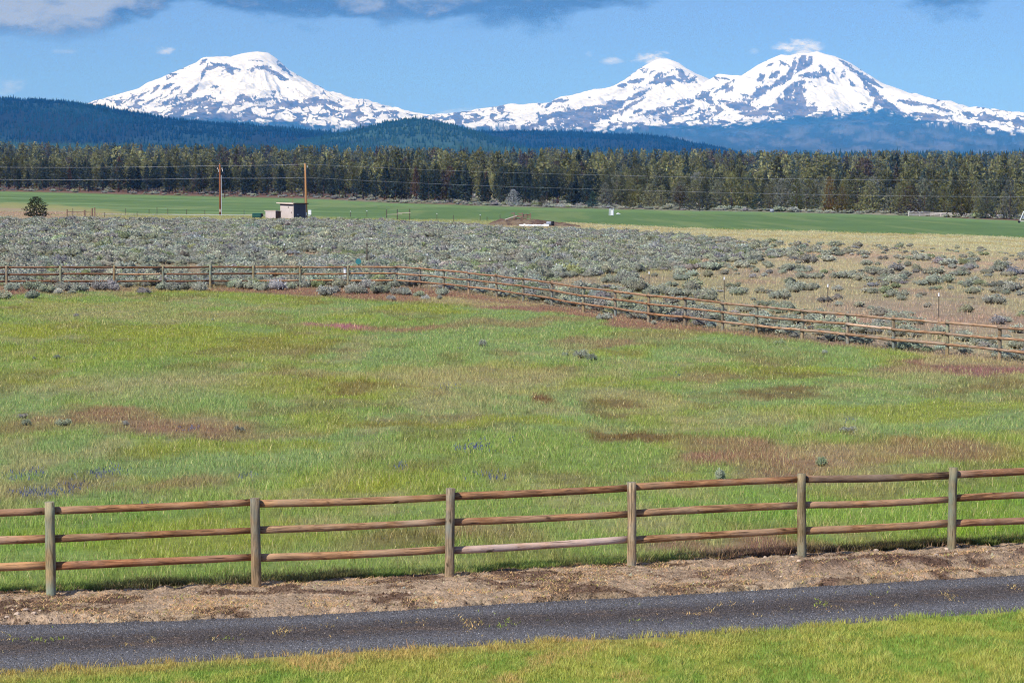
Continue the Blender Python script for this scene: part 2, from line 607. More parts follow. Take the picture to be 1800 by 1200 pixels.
# reddish cheatgrass and bare patches: centre x, y, half-width, half-height, strength, colour key
PATCH = [(240, 745, 190, 26, .85, 'red'), (420, 756, 150, 14, .5, 'red'), (60, 760, 90, 14, .6, 'red'), (600, 573, 85, 8, 1.0, 'pink'), (740, 576, 90, 8, .8, 'red'),
         (1040, 608, 105, 10, .8, 'red'), (1160, 590, 80, 10, .5, 'red'), (1400, 812, 240, 27, .9, 'red'), (1270, 785, 130, 20, .75, 'red'), (1110, 768, 110, 8, .85, 'brown'),
         (1720, 640, 150, 17, 1.0, 'rose'), (1620, 650, 80, 10, .5, 'red'), (1640, 790, 150, 20, .7, 'red'), (1530, 860, 120, 16, .7, 'red'), (1400, 958, 200, 18, .8, 'red'),
         (1250, 958, 130, 18, .7, 'rose'), (690, 950, 170, 24, .6, 'brown'), (860, 945, 130, 20, .5, 'red'), (645, 684, 55, 6, .6, 'brown'), (710, 676, 50, 6, .5, 'brown'),
         (950, 708, 32, 6, 1.0, 'brown'), (1075, 718, 60, 6, .6, 'brown'), (690, 748, 110, 9, .5, 'brown'), (1240, 662, 90, 9, .6, 'red'), (1410, 656, 110, 9, .5, 'brown'),
         (1400, 694, 80, 6, .4, 'brown'), (180, 545, 160, 10, .45, 'tan'), (330, 560, 170, 8, .45, 'tan'), (830, 660, 200, 18, .6, 'tan'), (300, 665, 200, 14, .35, 'tan'),
         (200, 680, 220, 22, .35, 'tan'), (880, 690, 200, 15, .35, 'tan'), (300, 852, 130, 14, .6, 'red'), (80, 850, 120, 16, .4, 'red'), (520, 605, 130, 8, .35, 'brown'),
         (560, 970, 60, 16, .4, 'tan'), (1740, 680, 110, 12, .5, 'brown'), (1130, 705, 100, 12, .4, 'tan'), (1050, 545, 130, 7, .4, 'red'), (900, 566, 120, 7, .6, 'red'),
         (1460, 800, 120, 18, .5, 'tan'), (1380, 690, 90, 5, .5, 'brown'), (330, 735, 120, 10, .5, 'tan'), (1650, 655, 60, 8, .4, 'tan'), (1000, 660, 120, 8, .4, 'tan'),
         (1600, 830, 110, 18, .5, 'tan'), (90, 560, 90, 8, .4, 'tan'), (1240, 820, 60, 18, .6, 'red')]
YEL = [(200, 582, 240, 12), (430, 600, 200, 14), (600, 680, 220, 20), (330, 512, 140, 6), (740, 545, 110, 8), (1440, 647, 90, 6), (1600, 725, 240, 16), (100, 664, 90, 6), (250, 940, 320, 26),
       (1580, 800, 90, 10), (1740, 800, 90, 12), (600, 850, 90, 18), (1230, 855, 70, 12), (1000, 690, 130, 8), (420, 780, 200, 12), (40, 580, 120, 10), (640, 745, 160, 12), (1650, 940, 160, 16), (850, 750, 230, 10)]
CK = dict(green=lin(130, 147, 76), cool=lin(131, 149, 96), yel=lin(142, 146, 60), tan=lin(160, 147, 104), red=lin(146, 113, 90), pink=lin(166, 112, 114), rose=lin(144, 106, 96),
          brown=lin(118, 88, 60), sagefloor=lin(160, 144, 116), dryred=lin(164, 140, 114), straw=lin(174, 166, 126), past=lin(94, 121, 68), pastlt=lin(126, 150, 98), duff=lin(120, 88, 72),
          pastdk=lin(80, 108, 58), lawn=lin(150, 155, 60), lawn2=lin(118, 145, 50), dirt=lin(172, 134, 106))
GAIN = 0.80          # photo brightness of a sunlit surface -> its own colour


def mixn(a, b, w):
    return a * (1 - w[..., None]) + b * w[..., None]


def cover(X, Y):
    """what grows at a point: colour (linear, photo-lit) there"""
    X, Y = np.asarray(X, float), np.asarray(Y, float)
    Z = ground_z(X, Y)
    px, py = proj(X, np.maximum(Y, 5), Z)
    k = np.clip((py - 400) / 300, 0.06, 2.2)
    wx = (fbm(X / 3.2, Y / 5.0, 11) - .5)
    wy = (fbm(X / 3.0, Y / 6.0, 31) - .5)
    qx, qy = px + wx * 130 * k, py + wy * 46 * k
    n1 = fbm(X / 9, Y / 15, 3)
    n2 = fbm(X / 4.2, Y / 9, 5)
    n3 = fbm(X / 1.3, Y / 2.6, 8)
    c = np.broadcast_to(CK['green'], X.shape + (3,)).copy()
    c = mixn(c, CK['cool'], sst(.44, .60, n1) * .6)
    c = mixn(c, CK['yel'], sst(.55, .68, n2) * .55)
    c = mixn(c, CK['tan'], sst(.50, .68, n3 * .55 + fbm(X / 7, Y / 12, 77) * .45) * .6)
    c = mixn(c, CK['brown'], sst(.60, .70, fbm(X / 2.4, Y / 5, 99)) * .35)
    for x, y, rx, ry in YEL:
        q = ((qx - x) / rx) ** 2 + ((qy - y) / ry) ** 2
        c = mixn(c, CK['yel'], sst(1.3, .2, q + (n3 - .5)) * .7)
    for x, y, rx, ry, w, key in PATCH:
        q = ((qx - x) / rx) ** 2 + ((qy - y) / ry) ** 2
        c = mixn(c, CK[key], sst(1.6, .0, q + (n3 - .5) * 1.6) * w)
    # lusher growth inside the near fence
    lush = sst(0, 60, py - interp(VERGE, px) + 175) * sst(.42, .62, n1) * .6
    c = mixn(c, lin(112, 150, 38), lush)
    # reddish strip along the far fence, then the sage flat beyond
    far = sst(3, -4, qy * .35 + py * .65 - interp(MEADOWTOP, qx))
    red = mixn(np.broadcast_to(CK['red'], c.shape), CK['tan'], sst(.45, .7, n2))
    red = mixn(red, CK['rose'], sst(.52, .66, n1) * .6)
    c = mixn(c, red, far)
    beyond = sst(5, -6, py - interp(FENCE2, px))
    fl = mixn(np.broadcast_to(CK['sagefloor'], c.shape), CK['dryred'], sst(.4, .62, fbm(X / 14, Y / 25, 21)))
    fl = mixn(fl, lin(150, 146, 96), sst(.5, .66, fbm(X / 11, Y / 30, 41)) * .7)
    rgt = sst(980, 1350, px + (py - 480) * -1.0)
    dry = mixn(np.broadcast_to(lin(164, 145, 119), c.shape), lin(168, 156, 118), sst(.36, .58, fbm(X / 8, Y / 20, 51)) * .9)
    dry = mixn(dry, lin(168, 138, 116), sst(.55, .7, fbm(X / 9, Y / 14, 61)) * .6)
    fl = mixn(fl, dry, rgt)
    c = mixn(c, fl, beyond)
    st_top = interp(PASTN, px)
    straw = sst(36, 6, py - st_top - (px - 1000) * .012 + wy * 34) * sst(860, 1100, px)
    c = mixn(c, mixn(np.broadcast_to(CK['straw'], c.shape), lin(166, 152, 104), sst(.45, .7, n2)), straw * beyond)
    edge = sst(14, 3, py - st_top + wy * 12) * sst(1060, 900, px)
    c = mixn(c, lin(146, 146, 92), edge * beyond)
    # hay field
    pas = sst(2.0, -1.5, py - st_top + wy * 8)
    row = np.sin(py * .62 + px * .008 + n1 * 4) * .5 + .5
    pc = mixn(np.broadcast_to(CK['past'], c.shape), CK['pastlt'], sst(.45, .68, fbm(X / 60, Y / 22, 71)) * .7 * sst(900, 300, px))
    pc = mixn(pc, CK['pastdk'], row * .45)
    pc = mixn(pc, lin(136, 146, 92), sst(.55, .75, fbm(X / 8, Y / 120, 73)) * .35)
    pc = mixn(pc, lin(120, 150, 88), sst(4, 0, np.abs(py - interp(PASTF, px) - 3)) * .5)
    c = mixn(c, pc, pas)
    fo = sst(1.5, -1.5, py - interp(PASTF, px) + wy * 5)
    fc_ = mixn(np.broadcast_to(CK['duff'], c.shape), lin(146, 140, 118), sst(.4, .65, fbm(X / 30, Y / 60, 81)) * sst(300, 900, px))
    c = mixn(c, fc_, fo)
    c = mixn(c, lin(60, 62, 44), sst(0, 160, Y - Yf(np.clip(X / np.maximum(Y, 40), -.4, .4)) - 90))
    # lawn by the drive
    lw = sst(-6, 10, py - interp(LAWN, px)) * (Y < 60)
    lc = mixn(np.broadcast_to(CK['lawn'], c.shape), CK['lawn2'], sst(.4, .6, fbm(X / 1.2, Y / 2, 91)))
    lc = mixn(lc, lin(160, 140, 84), sst(22, 4, py - interp(LAWN, px)) * .8 * sst(1700, 700, px))
    c = mixn(c, lc, lw)
    di = sst(-3, 3, py - interp(VERGE, px)) * sst(3, -3, py - interp(LAWN, px)) * (Y < 60)
    c = mixn(c, CK['dirt'], di)
    return c


# ------------------------------------------------------------------ ground
def grid_faces(nr, nc):
    i = np.arange(nr - 1)[:, None] * nc + np.arange(nc - 1)[None, :]
    return np.stack([i, i + 1, i + nc + 1, i + nc], -1).reshape(-1, 4)


def bumps(X, Y, px, py):
    """the uneven ground under the grass"""
    k = np.maximum(sst(-2, -22, py - interp(VERGE, px)), .45 * sst(0, 30, py - interp(LAWN, px)))
    return (fbm(X / 1.1, Y / 1.6, 301, 3) - .5) * .12 * sst(20, 30, Y) * sst(400, 150, Y) * k


ys = np.concatenate([np.linspace(-80, 22, 18), np.geomspace(23, 4200, 900), np.geomspace(4300, 90000, 60)])
us = np.concatenate([-np.geomspace(6, .262, 26), np.linspace(-.26, .26, 620), np.geomspace(.262, 6, 26)])
Yg = np.repeat(ys[:, None], len(us), 1)
Xg = us[None, :] * np.maximum(Yg, 23)
Zg = ground_z(Xg, np.maximum(Yg, 0))
under = np.zeros_like(Zg)
pxg, pyg = proj(Xg, np.maximum(Yg, 5), Zg)
# the drive and the verge lie in a shallow cut, so their own sheets stay on top
under = sst(-2, 8, pyg - interp(VERGE, pxg)) * sst(1, -7, pyg - interp(LAWN, pxg)) * (Yg < 70) * (Yg > 20)
Zg = Zg - 0.10 * under
bumpy = bumps(Xg, Yg, pxg, pyg) * (1 - under)
Cg = cover(Xg, np.maximum(Yg, 0)) * GAIN
near = (Yg > 24) & (Yg < 210)
Cg = np.where(near[..., None], Cg * .80, Cg)
ground = obj('ground', raw_mesh('ground', np.stack([Xg, Yg, Zg + bumpy], -1).reshape(-1, 3), grid_faces(len(ys), len(us)), M['ground'], Cg.reshape(-1, 3), True))
tag(ground, 'green and reddish meadow land rising gently to the forest', 'ground', kind='structure')


def strip(name, lo, hi, nx, ny, zfun, cfun, mat, x0=-300, x1=2100, over=0):
    """a sheet between two photo lines, laid on the land"""
    xs = np.linspace(x0, x1, nx)
    A = np.array([at(x, interp(lo, x) + over) for x in xs[::8]])
    B = np.array([at(x, interp(hi, x) - over) for x in xs[::8]])
    sx_ = xs[::8]
    A = np.stack([np.interp(xs, sx_, A[:, k]) for k in range(2)], -1)
    B = np.stack([np.interp(xs, sx_, B[:, k]) for k in range(2)], -1)
    t = np.linspace(0, 1, ny)[:, None]
    X = A[None, :, 0] * (1 - t) + B[None, :, 0] * t
    Y = A[None, :, 1] * (1 - t) + B[None, :, 1] * t
    Z = ground_z(X, Y) + zfun(X, Y, t + 0 * X)
    me = raw_mesh(name, np.stack([X, Y, Z], -1).reshape(-1, 3), grid_faces(ny, nx), mat, cfun(X, Y, t + 0 * X).reshape(-1, 3), True)
    return obj(name, me), X, Y, Z


# ---- drive of chipped asphalt, ragged at both edges (t = 0 near edge, 1 far edge)
def m_road():
    m, t, b = new_mat('chip_seal')
    oc = obj_coord(t)
    n1_ = noise(t, oc, 55.0, 2.0, 0.8)
    n2_ = noise(t, oc, 17.0, 3.0, 0.7)
    n3_ = noise(t, oc, 1.3, 4.0, 0.6)
    g = ((n1_ - .5) * 4.0 + (n2_ - .5) * 2.0 + (n3_ - .5) * .6 + 1.0).max(.2)
    c = mixc(t, 1.0, attr_col(t), comb(t, g, g, g), 'MULTIPLY')
    t.links.new(c.s, b.inputs['Base Color'])
    b.inputs['Roughness'].default_value = .8
    bump(t, b, n1_ + n2_, .8, .03)
    return m


def road_z(X, Y, t):
    return -0.05 + .05 * np.sin(np.clip(t, 0, 1) * math.pi) + .012 * (fbm(X * 2, Y * 2, 401) - .5) - .08 * sst(.005 + .06 * fbm(X * 3, Y, 411, 5, .65), 0, t) - .09 * sst(.97 - .08 * fbm(X * 3, Y, 421, 5, .65), 1, t)


def road_c(X, Y, t):
    c = np.broadcast_to(np.array([.086, .082, .086]), X.shape + (3,)).copy()
    mid = np.exp(-((t - .50 + .10 * (fbm(X / 2.5, Y / 3, 431) - .5)) / .16) ** 2)
    c = mixn(c, np.array([.066, .054, .050]), mid * .85)
    c = mixn(c, np.array([.126, .124, .131]), np.maximum(np.exp(-((t - .22) / .11) ** 2), .8 * np.exp(-((t - .78) / .10) ** 2)) * .85)
    c = mixn(c, np.array([.12, .085, .065]), sst(.58, .72, fbm(X * 3, Y * 5, 441)) * mid * .6)
    c = mixn(c, np.array([.17, .12, .09]), (sst(.93, 1, t) + sst(.10, 0, t)) * .7)
    return c


road, RX, RY, RZ = strip('road', LAWN, ROADF, 520, 90, road_z, road_c, m_road(), over=5)
tag(road, 'dark chip sealed gravel drive crossing in front of the near fence', 'drive', kind='structure')


# ---- bare verge between the drive and the fence
def verge_z(X, Y, t):
    h = .05 + .07 * (fbm(X / .8, Y / 1.1, 501, 4) - .5) + .09 * (fbm(X * 5, Y * 5, 511, 3) - .5)
    px, py = proj(X, Y, ground_z(X, Y))
    berm = np.exp(-((t - .45 + .16 * (fbm(X / 2, Y / 2, 521) - .5)) / .11) ** 2) * sst(1080, 1380, px)
    h = h + berm * .13 * (.6 + .8 * fbm(X * 1.6, Y * 1.6, 531)) - .06 * np.exp(-((t - .30) / .09) ** 2) * sst(1080, 1380, px)
    return h - .24 * sst(.03 + .20 * fbm(X * 2.2, Y * 2.2, 581, 4, .6), 0, t) - .10 * sst(.93, 1, t) - .03


def verge_c(X, Y, t):
    px, py = proj(X, Y, ground_z(X, Y))
    c = np.broadcast_to(np.array([.360, .255, .165]), X.shape + (3,)).copy()
    n_ = fbm(X / .55, Y / .9, 541, 5, .6)
    c = mixn(c, np.array([.36, .255, .165]), sst(.50, .66, n_) * .8)
    c = mixn(c, np.array([.105, .058, .038]), sst(.52, .62, fbm(X / .9, Y / .6, 551, 5, .65)) * .85)
    berm = np.exp(-((t - .47 + .16 * (fbm(X / 2, Y / 2, 521) - .5)) / .10) ** 2) * sst(1080, 1380, px)
    c = mixn(c, np.array([.105, .058, .04]), berm * .85 * sst(.3, .5, fbm(X * 1.3, Y * 2, 561)))
    c = mixn(c, np.array([.085, .055, .04]), sst(.9, 1, t) * .8)
    c = mixn(c, np.array([.40, .30, .17]), sst(.16, .03, t) * .6 * sst(.4, .6, fbm(X, Y, 571)))
    return c


verge, VX, VY, VZ = strip('dirt', ROADF, VERGE, 900, 120, verge_z, verge_c, M['dirt'], over=3)
tag(verge, 'bare tan dirt verge between the drive and the near fence', 'dirt', kind='structure')


# ------------------------------------------------------------------ grass (nobody could count it)
def blades(X, Y, Z, C, h, w, lean, bend=None):
    """one bent three-triangle blade per entry"""
    n = len(X)
    th = rng.uniform(0, 2 * math.pi, n)
    ph = rng.uniform(0, 2 * math.pi, n)
    P = np.stack([X, Y, Z], -1)
    W = np.stack([np.cos(th), np.sin(th), 0 * th], -1) * (w / 2)[:, None]
    L = np.stack([np.cos(ph), np.sin(ph), 0 * ph], -1) * (h * lean)[:, None]
    U = np.zeros((n, 3))
    U[:, 2] = 1
    m = P + L * .35 + U * (h * .55)[:, None]
    tip = P + L + U * h[:, None]
    V = np.stack([P - W, P + W, m + W * .8, m - W * .8, tip], 1).reshape(-1, 3)
    b = np.arange(n)[:, None] * 5
    CC = np.repeat(C[:, None, :], 5, 1).reshape(-1, 3)
    return V, b + np.array([[0, 1, 2, 3]]), b + np.array([[3, 2, 4]]), CC


def sample_frustum(n, y0, y1, power, u=.235):
    """points with density ~ Y**power per unit area inside the widened view"""
    e = power + 2
    q = rng.uniform(0, 1, n)
    Y = (y0 ** e + q * (y1 ** e - y0 ** e)) ** (1 / e) if abs(e) > 1e-6 else y0 * (y1 / y0) ** q
    X = rng.uniform(-u, u, n) * Y
    return X, Y


def jit(C, amt, seed=0):
    n = len(C)
    v = rng.normal(1, amt, n)[:, None]
    hsh = rng.normal(0, amt * .35, (n, 3))
    return np.clip(C * (v + hsh), .004, 1)


def join_blades(name, parts, mat):
    off, V, Q, T, C = 0, [], [], [], []
    for v, q, t, c in parts:
        V.append(v); Q.append(q + off); T.append(t + off); C.append(c)
        off += len(v)
    return obj(name, raw_mesh(name, np.concatenate(V), [np.concatenate(Q), np.concatenate(T)], mat, np.concatenate(C)))


GG = 1.32
# meadow
X, Y = sample_frustum(820000, 36, 175, -1.25)
Z = ground_z(X, Y)
px, py = proj(X, Y, Z)
keep = (py < interp(VERGE, px) + 2) & (py > interp(FENCE2, px) - 6)
X, Y, Z, px, py = (a[keep] for a in (X, Y, Z, px, py))
c = cover(X, Y) * GG
tall = .45 + .9 * fbm(X / 3, Y / 5, 601)
tussock = fbm(X / .45, Y / .6, 611, 2)
kk = rng.uniform(0, 1, len(X)) < .30 + 1.1 * sst(.3, .62, tussock)
X, Y, Z, c, tall, tussock, px, py = (a[kk] for a in (X, Y, Z, c, tall, tussock, px, py))
h = rng.uniform(.09, .20, len(X)) * tall * (.7 + .6 * tussock)
w = .0095 * (Y / 45) ** .8 * rng.uniform(.7, 1.3, len(X))
straw = rng.uniform(0, 1, len(X)) < .08
c = jit(c, .15)
c[straw] = jit(np.broadcast_to(lin(180, 170, 116) * GG, (int(straw.sum()), 3)), .15)
h[straw] *= 1.05
meadow_parts = [blades(X, Y, Z + bumps(X, Y, px, py) - .02, c, h, w, rng.uniform(.1, .8, len(X)))]
# a rank, dark grassy lip behind the near fence
n = 100000
tx = rng.uniform(-250, 2050, n)
ln = np.array([at(x, interp(VERGE, x)) for x in np.linspace(-260, 2060, 120)])
lx = np.linspace(-260, 2060, 120)
ex, ey = np.interp(tx, lx, ln[:, 0]), np.interp(tx, lx, ln[:, 1])
back = rng.exponential(.24, n) - .10
ex, ey = ex - back * .30, ey + back * .95 + (fbm(ex * 1.4, ey, 621) - .5) * .5
ez = ground_z(ex, ey)
cc = cover(ex, ey + .6) * GG
dk = sst(.40, .62, fbm(ex / 1.6, ey / 1.6, 631))
cc = mixn(cc, lin(92, 74, 62) * GG * .8, np.clip(dk * .75 + .5 * sst(1050, 1250, tx), 0, .85))
ok = rng.uniform(0, 1, n) < .25 + .9 * sst(.3, .6, fbm(ex / .7, ey / .7, 641))
ex, ey, ez, cc = ex[ok], ey[ok], ez[ok], cc[ok]
meadow_parts.append(blades(ex, ey, ez - .03, jit(cc, .22), rng.uniform(.05, .19, len(ex)), rng.uniform(.007, .014, len(ex)), rng.uniform(.1, .7, len(ex))))
g = join_blades('meadow_grass', meadow_parts, M['leaf'])
tag(g, 'long green and straw coloured grass covering the fenced meadow', 'grass', kind='stuff')

# lawn at the bottom of the picture
X, Y = sample_frustum(520000, 27.5, 43, -1.0, .25)
Z = ground_z(X, Y)
px, py = proj(X, Y, Z)
en = (fbm(X * 1.5, Y * 1.5, 651) - .5) * 26
keep = (py > interp(LAWN, px) + 2 + en) | ((py > interp(LAWN, px) - 5) & (rng.uniform(0, 1, len(X)) < .16))
X, Y, Z, px, py, en = (a[keep] for a in (X, Y, Z, px, py, en))
t1 = fbm(X / .22, Y / .30, 661, 2)
t2 = fbm(X / .9, Y / 1.4, 671, 3)
kk = rng.uniform(0, 1, len(X)) < .55 + 1.0 * sst(.32, .66, t1)
X, Y, Z, px, py, t1, t2, en = (a[kk] for a in (X, Y, Z, px, py, t1, t2, en))
c = mixn(np.broadcast_to(lin(150, 153, 74), X.shape + (3,)), lin(122, 144, 66), sst(.42, .62, t2))
c = mixn(c, lin(172, 167, 90), sst(.52, .7, t1) * .6)
edge = sst(34, 4, py - interp(LAWN, px) + en) * sst(1750, 700, px)
c = mixn(c, lin(172, 146, 88), np.clip(edge * .75, 0, 1))
c = mixn(c, lin(178, 150, 96), sst(.60, .72, fbm(X / .8, Y / 1.2, 681)) * .8 * sst(1500, 900, px))
h = rng.uniform(.035, .10, len(X)) * (.55 + .9 * t1)
g = join_blades('lawn_grass', [blades(X, Y, Z + bumps(X, Y, px, py) - .015, jit(c * GG, .17), h, rng.uniform(.006, .011, len(X)), rng.uniform(.1, .9, len(X)))], M['leaf'])
tag(g, 'short yellow green lawn along the near side of the drive', 'grass', kind='stuff')

# weeds and straw on the verge and along the middle of the drive
n = 60000
ii, jj = rng.integers(0, VX.shape[0], n), rng.integers(0, VX.shape[1], n)
X, Y, Z = VX[ii, jj] + rng.normal(0, .03, n), VY[ii, jj] + rng.normal(0, .03, n), VZ[ii, jj]
k = rng.uniform(0, 1, n) < .06 + sst(.46, .66, fbm(X / .7, Y / .8, 701))
c = mixn(np.broadcast_to(lin(196, 160, 116), (n, 3)), lin(150, 150, 80), (rng.uniform(0, 1, n) < .14) * 1.0)
pa = blades(X[k], Y[k], Z[k] - .005, jit(c[k] * GG, .18), rng.uniform(.015, .055, k.sum()), rng.uniform(.006, .014, k.sum()), rng.uniform(.6, 3.2, k.sum()))
n = 30000
ii, jj = rng.integers(0, RX.shape[0], n), rng.integers(0, RX.shape[1], n)
X, Y, Z = RX[ii, jj] + rng.normal(0, .03, n), RY[ii, jj] + rng.normal(0, .03, n), RZ[ii, jj]
t = ii / RX.shape[0]
k = rng.uniform(0, 1, n) < np.exp(-((t - .50) / .13) ** 2) * sst(.60, .74, fbm(X / .30, Y / .55, 711, 3)) * 1.3 + .004
k |= (t > .955) & (rng.uniform(0, 1, n) < .35)
c = mixn(np.broadcast_to(lin(186, 158, 104), (n, 3)), lin(140, 150, 62), sst(.55, .6, fbm(X / 1.1, Y / 1.1, 721)))
pb = blades(X[k], Y[k], Z[k] - .004, jit(c[k] * GG, .18), rng.uniform(.015, .05, k.sum()), rng.uniform(.008, .016, k.sum()), rng.uniform(.5, 1.6, k.sum()))
g = join_blades('verge_weeds', [pa, pb], M['leaf'])
tag(g, 'thin straw and weeds on the verge and down the drive', 'weeds', kind='stuff')

# loose chips on the drive, clods and chaff on the verge
def chips(X, Y, Z, r, C):
    n = len(X)
    P = np.stack([X, Y, Z], -1)
    V = np.zeros((n, 4, 3))
    a0 = rng.uniform(0, 6.28, n)
    for k in range(3):
        a = a0 + k * 2.094 + rng.normal(0, .3, n)
        rr_ = r * rng.uniform(.7, 1.3, n)
        V[:, k] = P + np.stack([np.cos(a) * rr_, np.sin(a) * rr_, -r * .4 + 0 * a], -1)
    V[:, 3] = P + np.stack([rng.normal(0, .3, n) * r, rng.normal(0, .3, n) * r, r * rng.uniform(.5, 1.0, n)], -1)
    b = np.arange(n)[:, None, None] * 4
    return V.reshape(-1, 3), (b + np.array([[0, 1, 3], [1, 2, 3], [2, 0, 3]])[None]).reshape(-1, 3), np.repeat(C, 4, 0)


n = 150000
ii, jj = rng.integers(2, RX.shape[0] - 2, n), rng.integers(0, RX.shape[1], n)
X, Y, Z = RX[ii, jj] + rng.normal(0, .03, n), RY[ii, jj] + rng.normal(0, .03, n), RZ[ii, jj]
tone = rng.lognormal(-.05, .50, n)
c = road_c(X, Y, ii / RX.shape[0]) * 1.45 * tone[:, None]
br_ = rng.uniform(0, 1, n) < .10
c[br_] = np.array([.20, .16, .12]) * rng.lognormal(0, .3, (int(br_.sum()), 1))
V, Fs, C = chips(X, Y, Z, rng.uniform(.007, .017, n), np.clip(c, .015, .5))
g = obj('gravel', raw_mesh('gravel', V, Fs, M['leaf'], C))
tag(g, 'loose grey stone chips scattered over the drive', 'gravel', kind='stuff')
n = 60000
ii, jj = rng.integers(2, VX.shape[0] - 2, n), rng.integers(0, VX.shape[1], n)
X, Y, Z = VX[ii, jj] + rng.normal(0, .02, n), VY[ii, jj] + rng.normal(0, .02, n), VZ[ii, jj]
k = rng.uniform(0, 1, n) < .25 + sst(.45, .62, fbm(X / .9, Y / .6, 551, 5, .65))
X, Y, Z = X[k], Y[k], Z[k]
c = verge_c(X, Y, ii[k] / VX.shape[0]) * rng.lognormal(-.05, .40, len(X))[:, None]
V, Fs, C = chips(X, Y, Z, rng.lognormal(-4.1, .40, len(X)), np.clip(c, .03, .6))
g = obj('soil_clods', raw_mesh('soil_clods', V, Fs, M['leaf'], C))
tag(g, 'crumbs and clods of dry soil over the verge', 'soil clods', kind='stuff')

# dry grass among the sagebrush and the straw strip
X, Y = sample_frustum(400000, 92, 480, -1.3)
Z = ground_z(X, Y)
px, py = proj(X, Y, Z)
k = (py < interp(FENCE2, px) - 1) & (py > interp(PASTN, px) - 1)
X, Y, Z, px, py = (a[k] for a in (X, Y, Z, px, py))
kk = rng.uniform(0, 1, len(X)) < .25 + sst(.4, .65, fbm(X / 1.5, Y / 3, 731))
X, Y, Z, px, py = (a[kk] for a in (X, Y, Z, px, py))
c = jit(cover(X, Y) * GG * 1.05, .17)
g = join_blades('dry_grass', [blades(X, Y, Z + bumps(X, Y, px, py) - .02, c, rng.uniform(.10, .32, len(X)), .018 * (Y / 100) ** .8 * rng.uniform(.7, 1.3, len(X)), rng.uniform(.1, .8, len(X)))], M['leaf'])
tag(g, 'dry reddish and straw grass among the sagebrush', 'grass', kind='stuff')

# lupines
spots = [(40, 850, 50, 14, 90), (70, 882, 60, 8, 150), (185, 845, 45, 10, 100), (125, 872, 40, 9, 60), (430, 850, 22, 7, 25), (830, 800, 40, 9, 110), (705, 833, 12, 5, 24), (860, 852, 40, 7, 40),
         (250, 905, 8, 8, 10), (335, 765, 25, 4, 25), (785, 692, 25, 6, 25), (700, 695, 6, 3, 10), (1490, 752, 14, 5, 12), (900, 787, 10, 4, 10), (1195, 667, 10, 4, 8)]
pv = []
for x, y, rx, ry, n in spots:
    n = int(n * .65)
    p0 = at(x, y)
    p1, p2 = at(x + rx, y), at(x, y - ry)
    X = p0.x + rng.normal(0, .45, n) * (p1.x - p0.x)
    Y = p0.y + rng.normal(0, .45, n) * (p2.y - p0.y)
    for k in range(2):
        pv.append((X + rng.normal(0, .02, n), Y + rng.normal(0, .02, n)))
X, Y = np.concatenate([p[0] for p in pv]), np.concatenate([p[1] for p in pv])
Z = ground_z(X, Y)
c = jit(np.broadcast_to(lin(124, 130, 168) * .62, (len(X), 3)), .2)
g = join_blades('lupine_flowers', [blades(X, Y, Z + rng.uniform(.14, .26, len(X)), c, rng.uniform(.04, .10, len(X)), rng.uniform(.010, .018, len(X)) * (Y / 50) ** .5, rng.uniform(.1, .8, len(X)))], M['leaf'])
tag(g, 'drifts of blue violet lupine flowers in the meadow', 'wildflowers', kind='stuff')

# ------------------------------------------------------------------ mountains, 30 km off, full size
def seg_d(px, py, x0, y0, x1, y1):
    vx, vy = x1 - x0, y1 - y0
    t = np.clip(((px - x0) * vx + (py - y0) * vy) / (vx * vx + vy * vy + 1e-9), 0, 1)
    return np.hypot(px - x0 - t * vx, py - y0 - t * vy), t


def in_poly(px, py, P):
    ins = np.zeros(px.shape, bool)
    n = len(P)
    for i in range(n):
        x0, y0 = P[i]
        x1, y1 = P[(i + 1) % n]
        cnd = ((y0 > py) != (y1 > py)) & (px < (x1 - x0) * (py - y0) / (y1 - y0 + 1e-12) + x0)
        ins ^= cnd
    return ins


def prof_side(sil, px0, Y0, side):
    p = [((px - px0) * side / F * Y0, CAMZ + (HZ - py) / F * Y0) for px, py in sil if (px - px0) * side >= 0]
    return sorted(p)


def prof_front(fr, Y0):
    return [(r, CAMZ + (HZ - py) / F * (Y0 - r)) for r, py in fr]


def cone_peak(X, Y, px0, Y0, L, Rr, Fr, seed):
    X0 = (px0 - 900) / F * Y0
    dx_, dy_ = X - X0, Y - Y0
    r = np.hypot(dx_, dy_) + 1e-6
    cx, cy = dx_ / r, dy_ / r
    th = np.arctan2(dy_, dx_)
    gul = ridged(th * 5.0 + 1.2 * fbm(dx_ / 2200, dy_ / 2200, seed), r / 5200, seed + 3, 4) - .5
    rq = r * (1 + .10 * gul * cy * cy)
    zl, zr, zf = (np.interp(rq, [q[0] for q in P], [q[1] for q in P]) for P in (L, Rr, Fr))
    z = np.maximum(-cx, 0) ** 2 * zl + np.maximum(cx, 0) ** 2 * zr + np.maximum(-cy, 0) ** 2 * zf + np.maximum(cy, 0) ** 2 * (zl + zr) / 2
    z = z + gul * 210 * cy * cy * sst(150, 2000, r) * sst(15000, 5000, r)
    z = z + (fbm(X / 420, Y / 420, seed + 9, 5, .6) - .5) * 130 * np.abs(cy) * sst(0, 900, r) + (fbm(X / 130, Y / 130, seed + 19, 3) - .5) * 40 * np.abs(cy) * sst(0, 500, r)
    return z


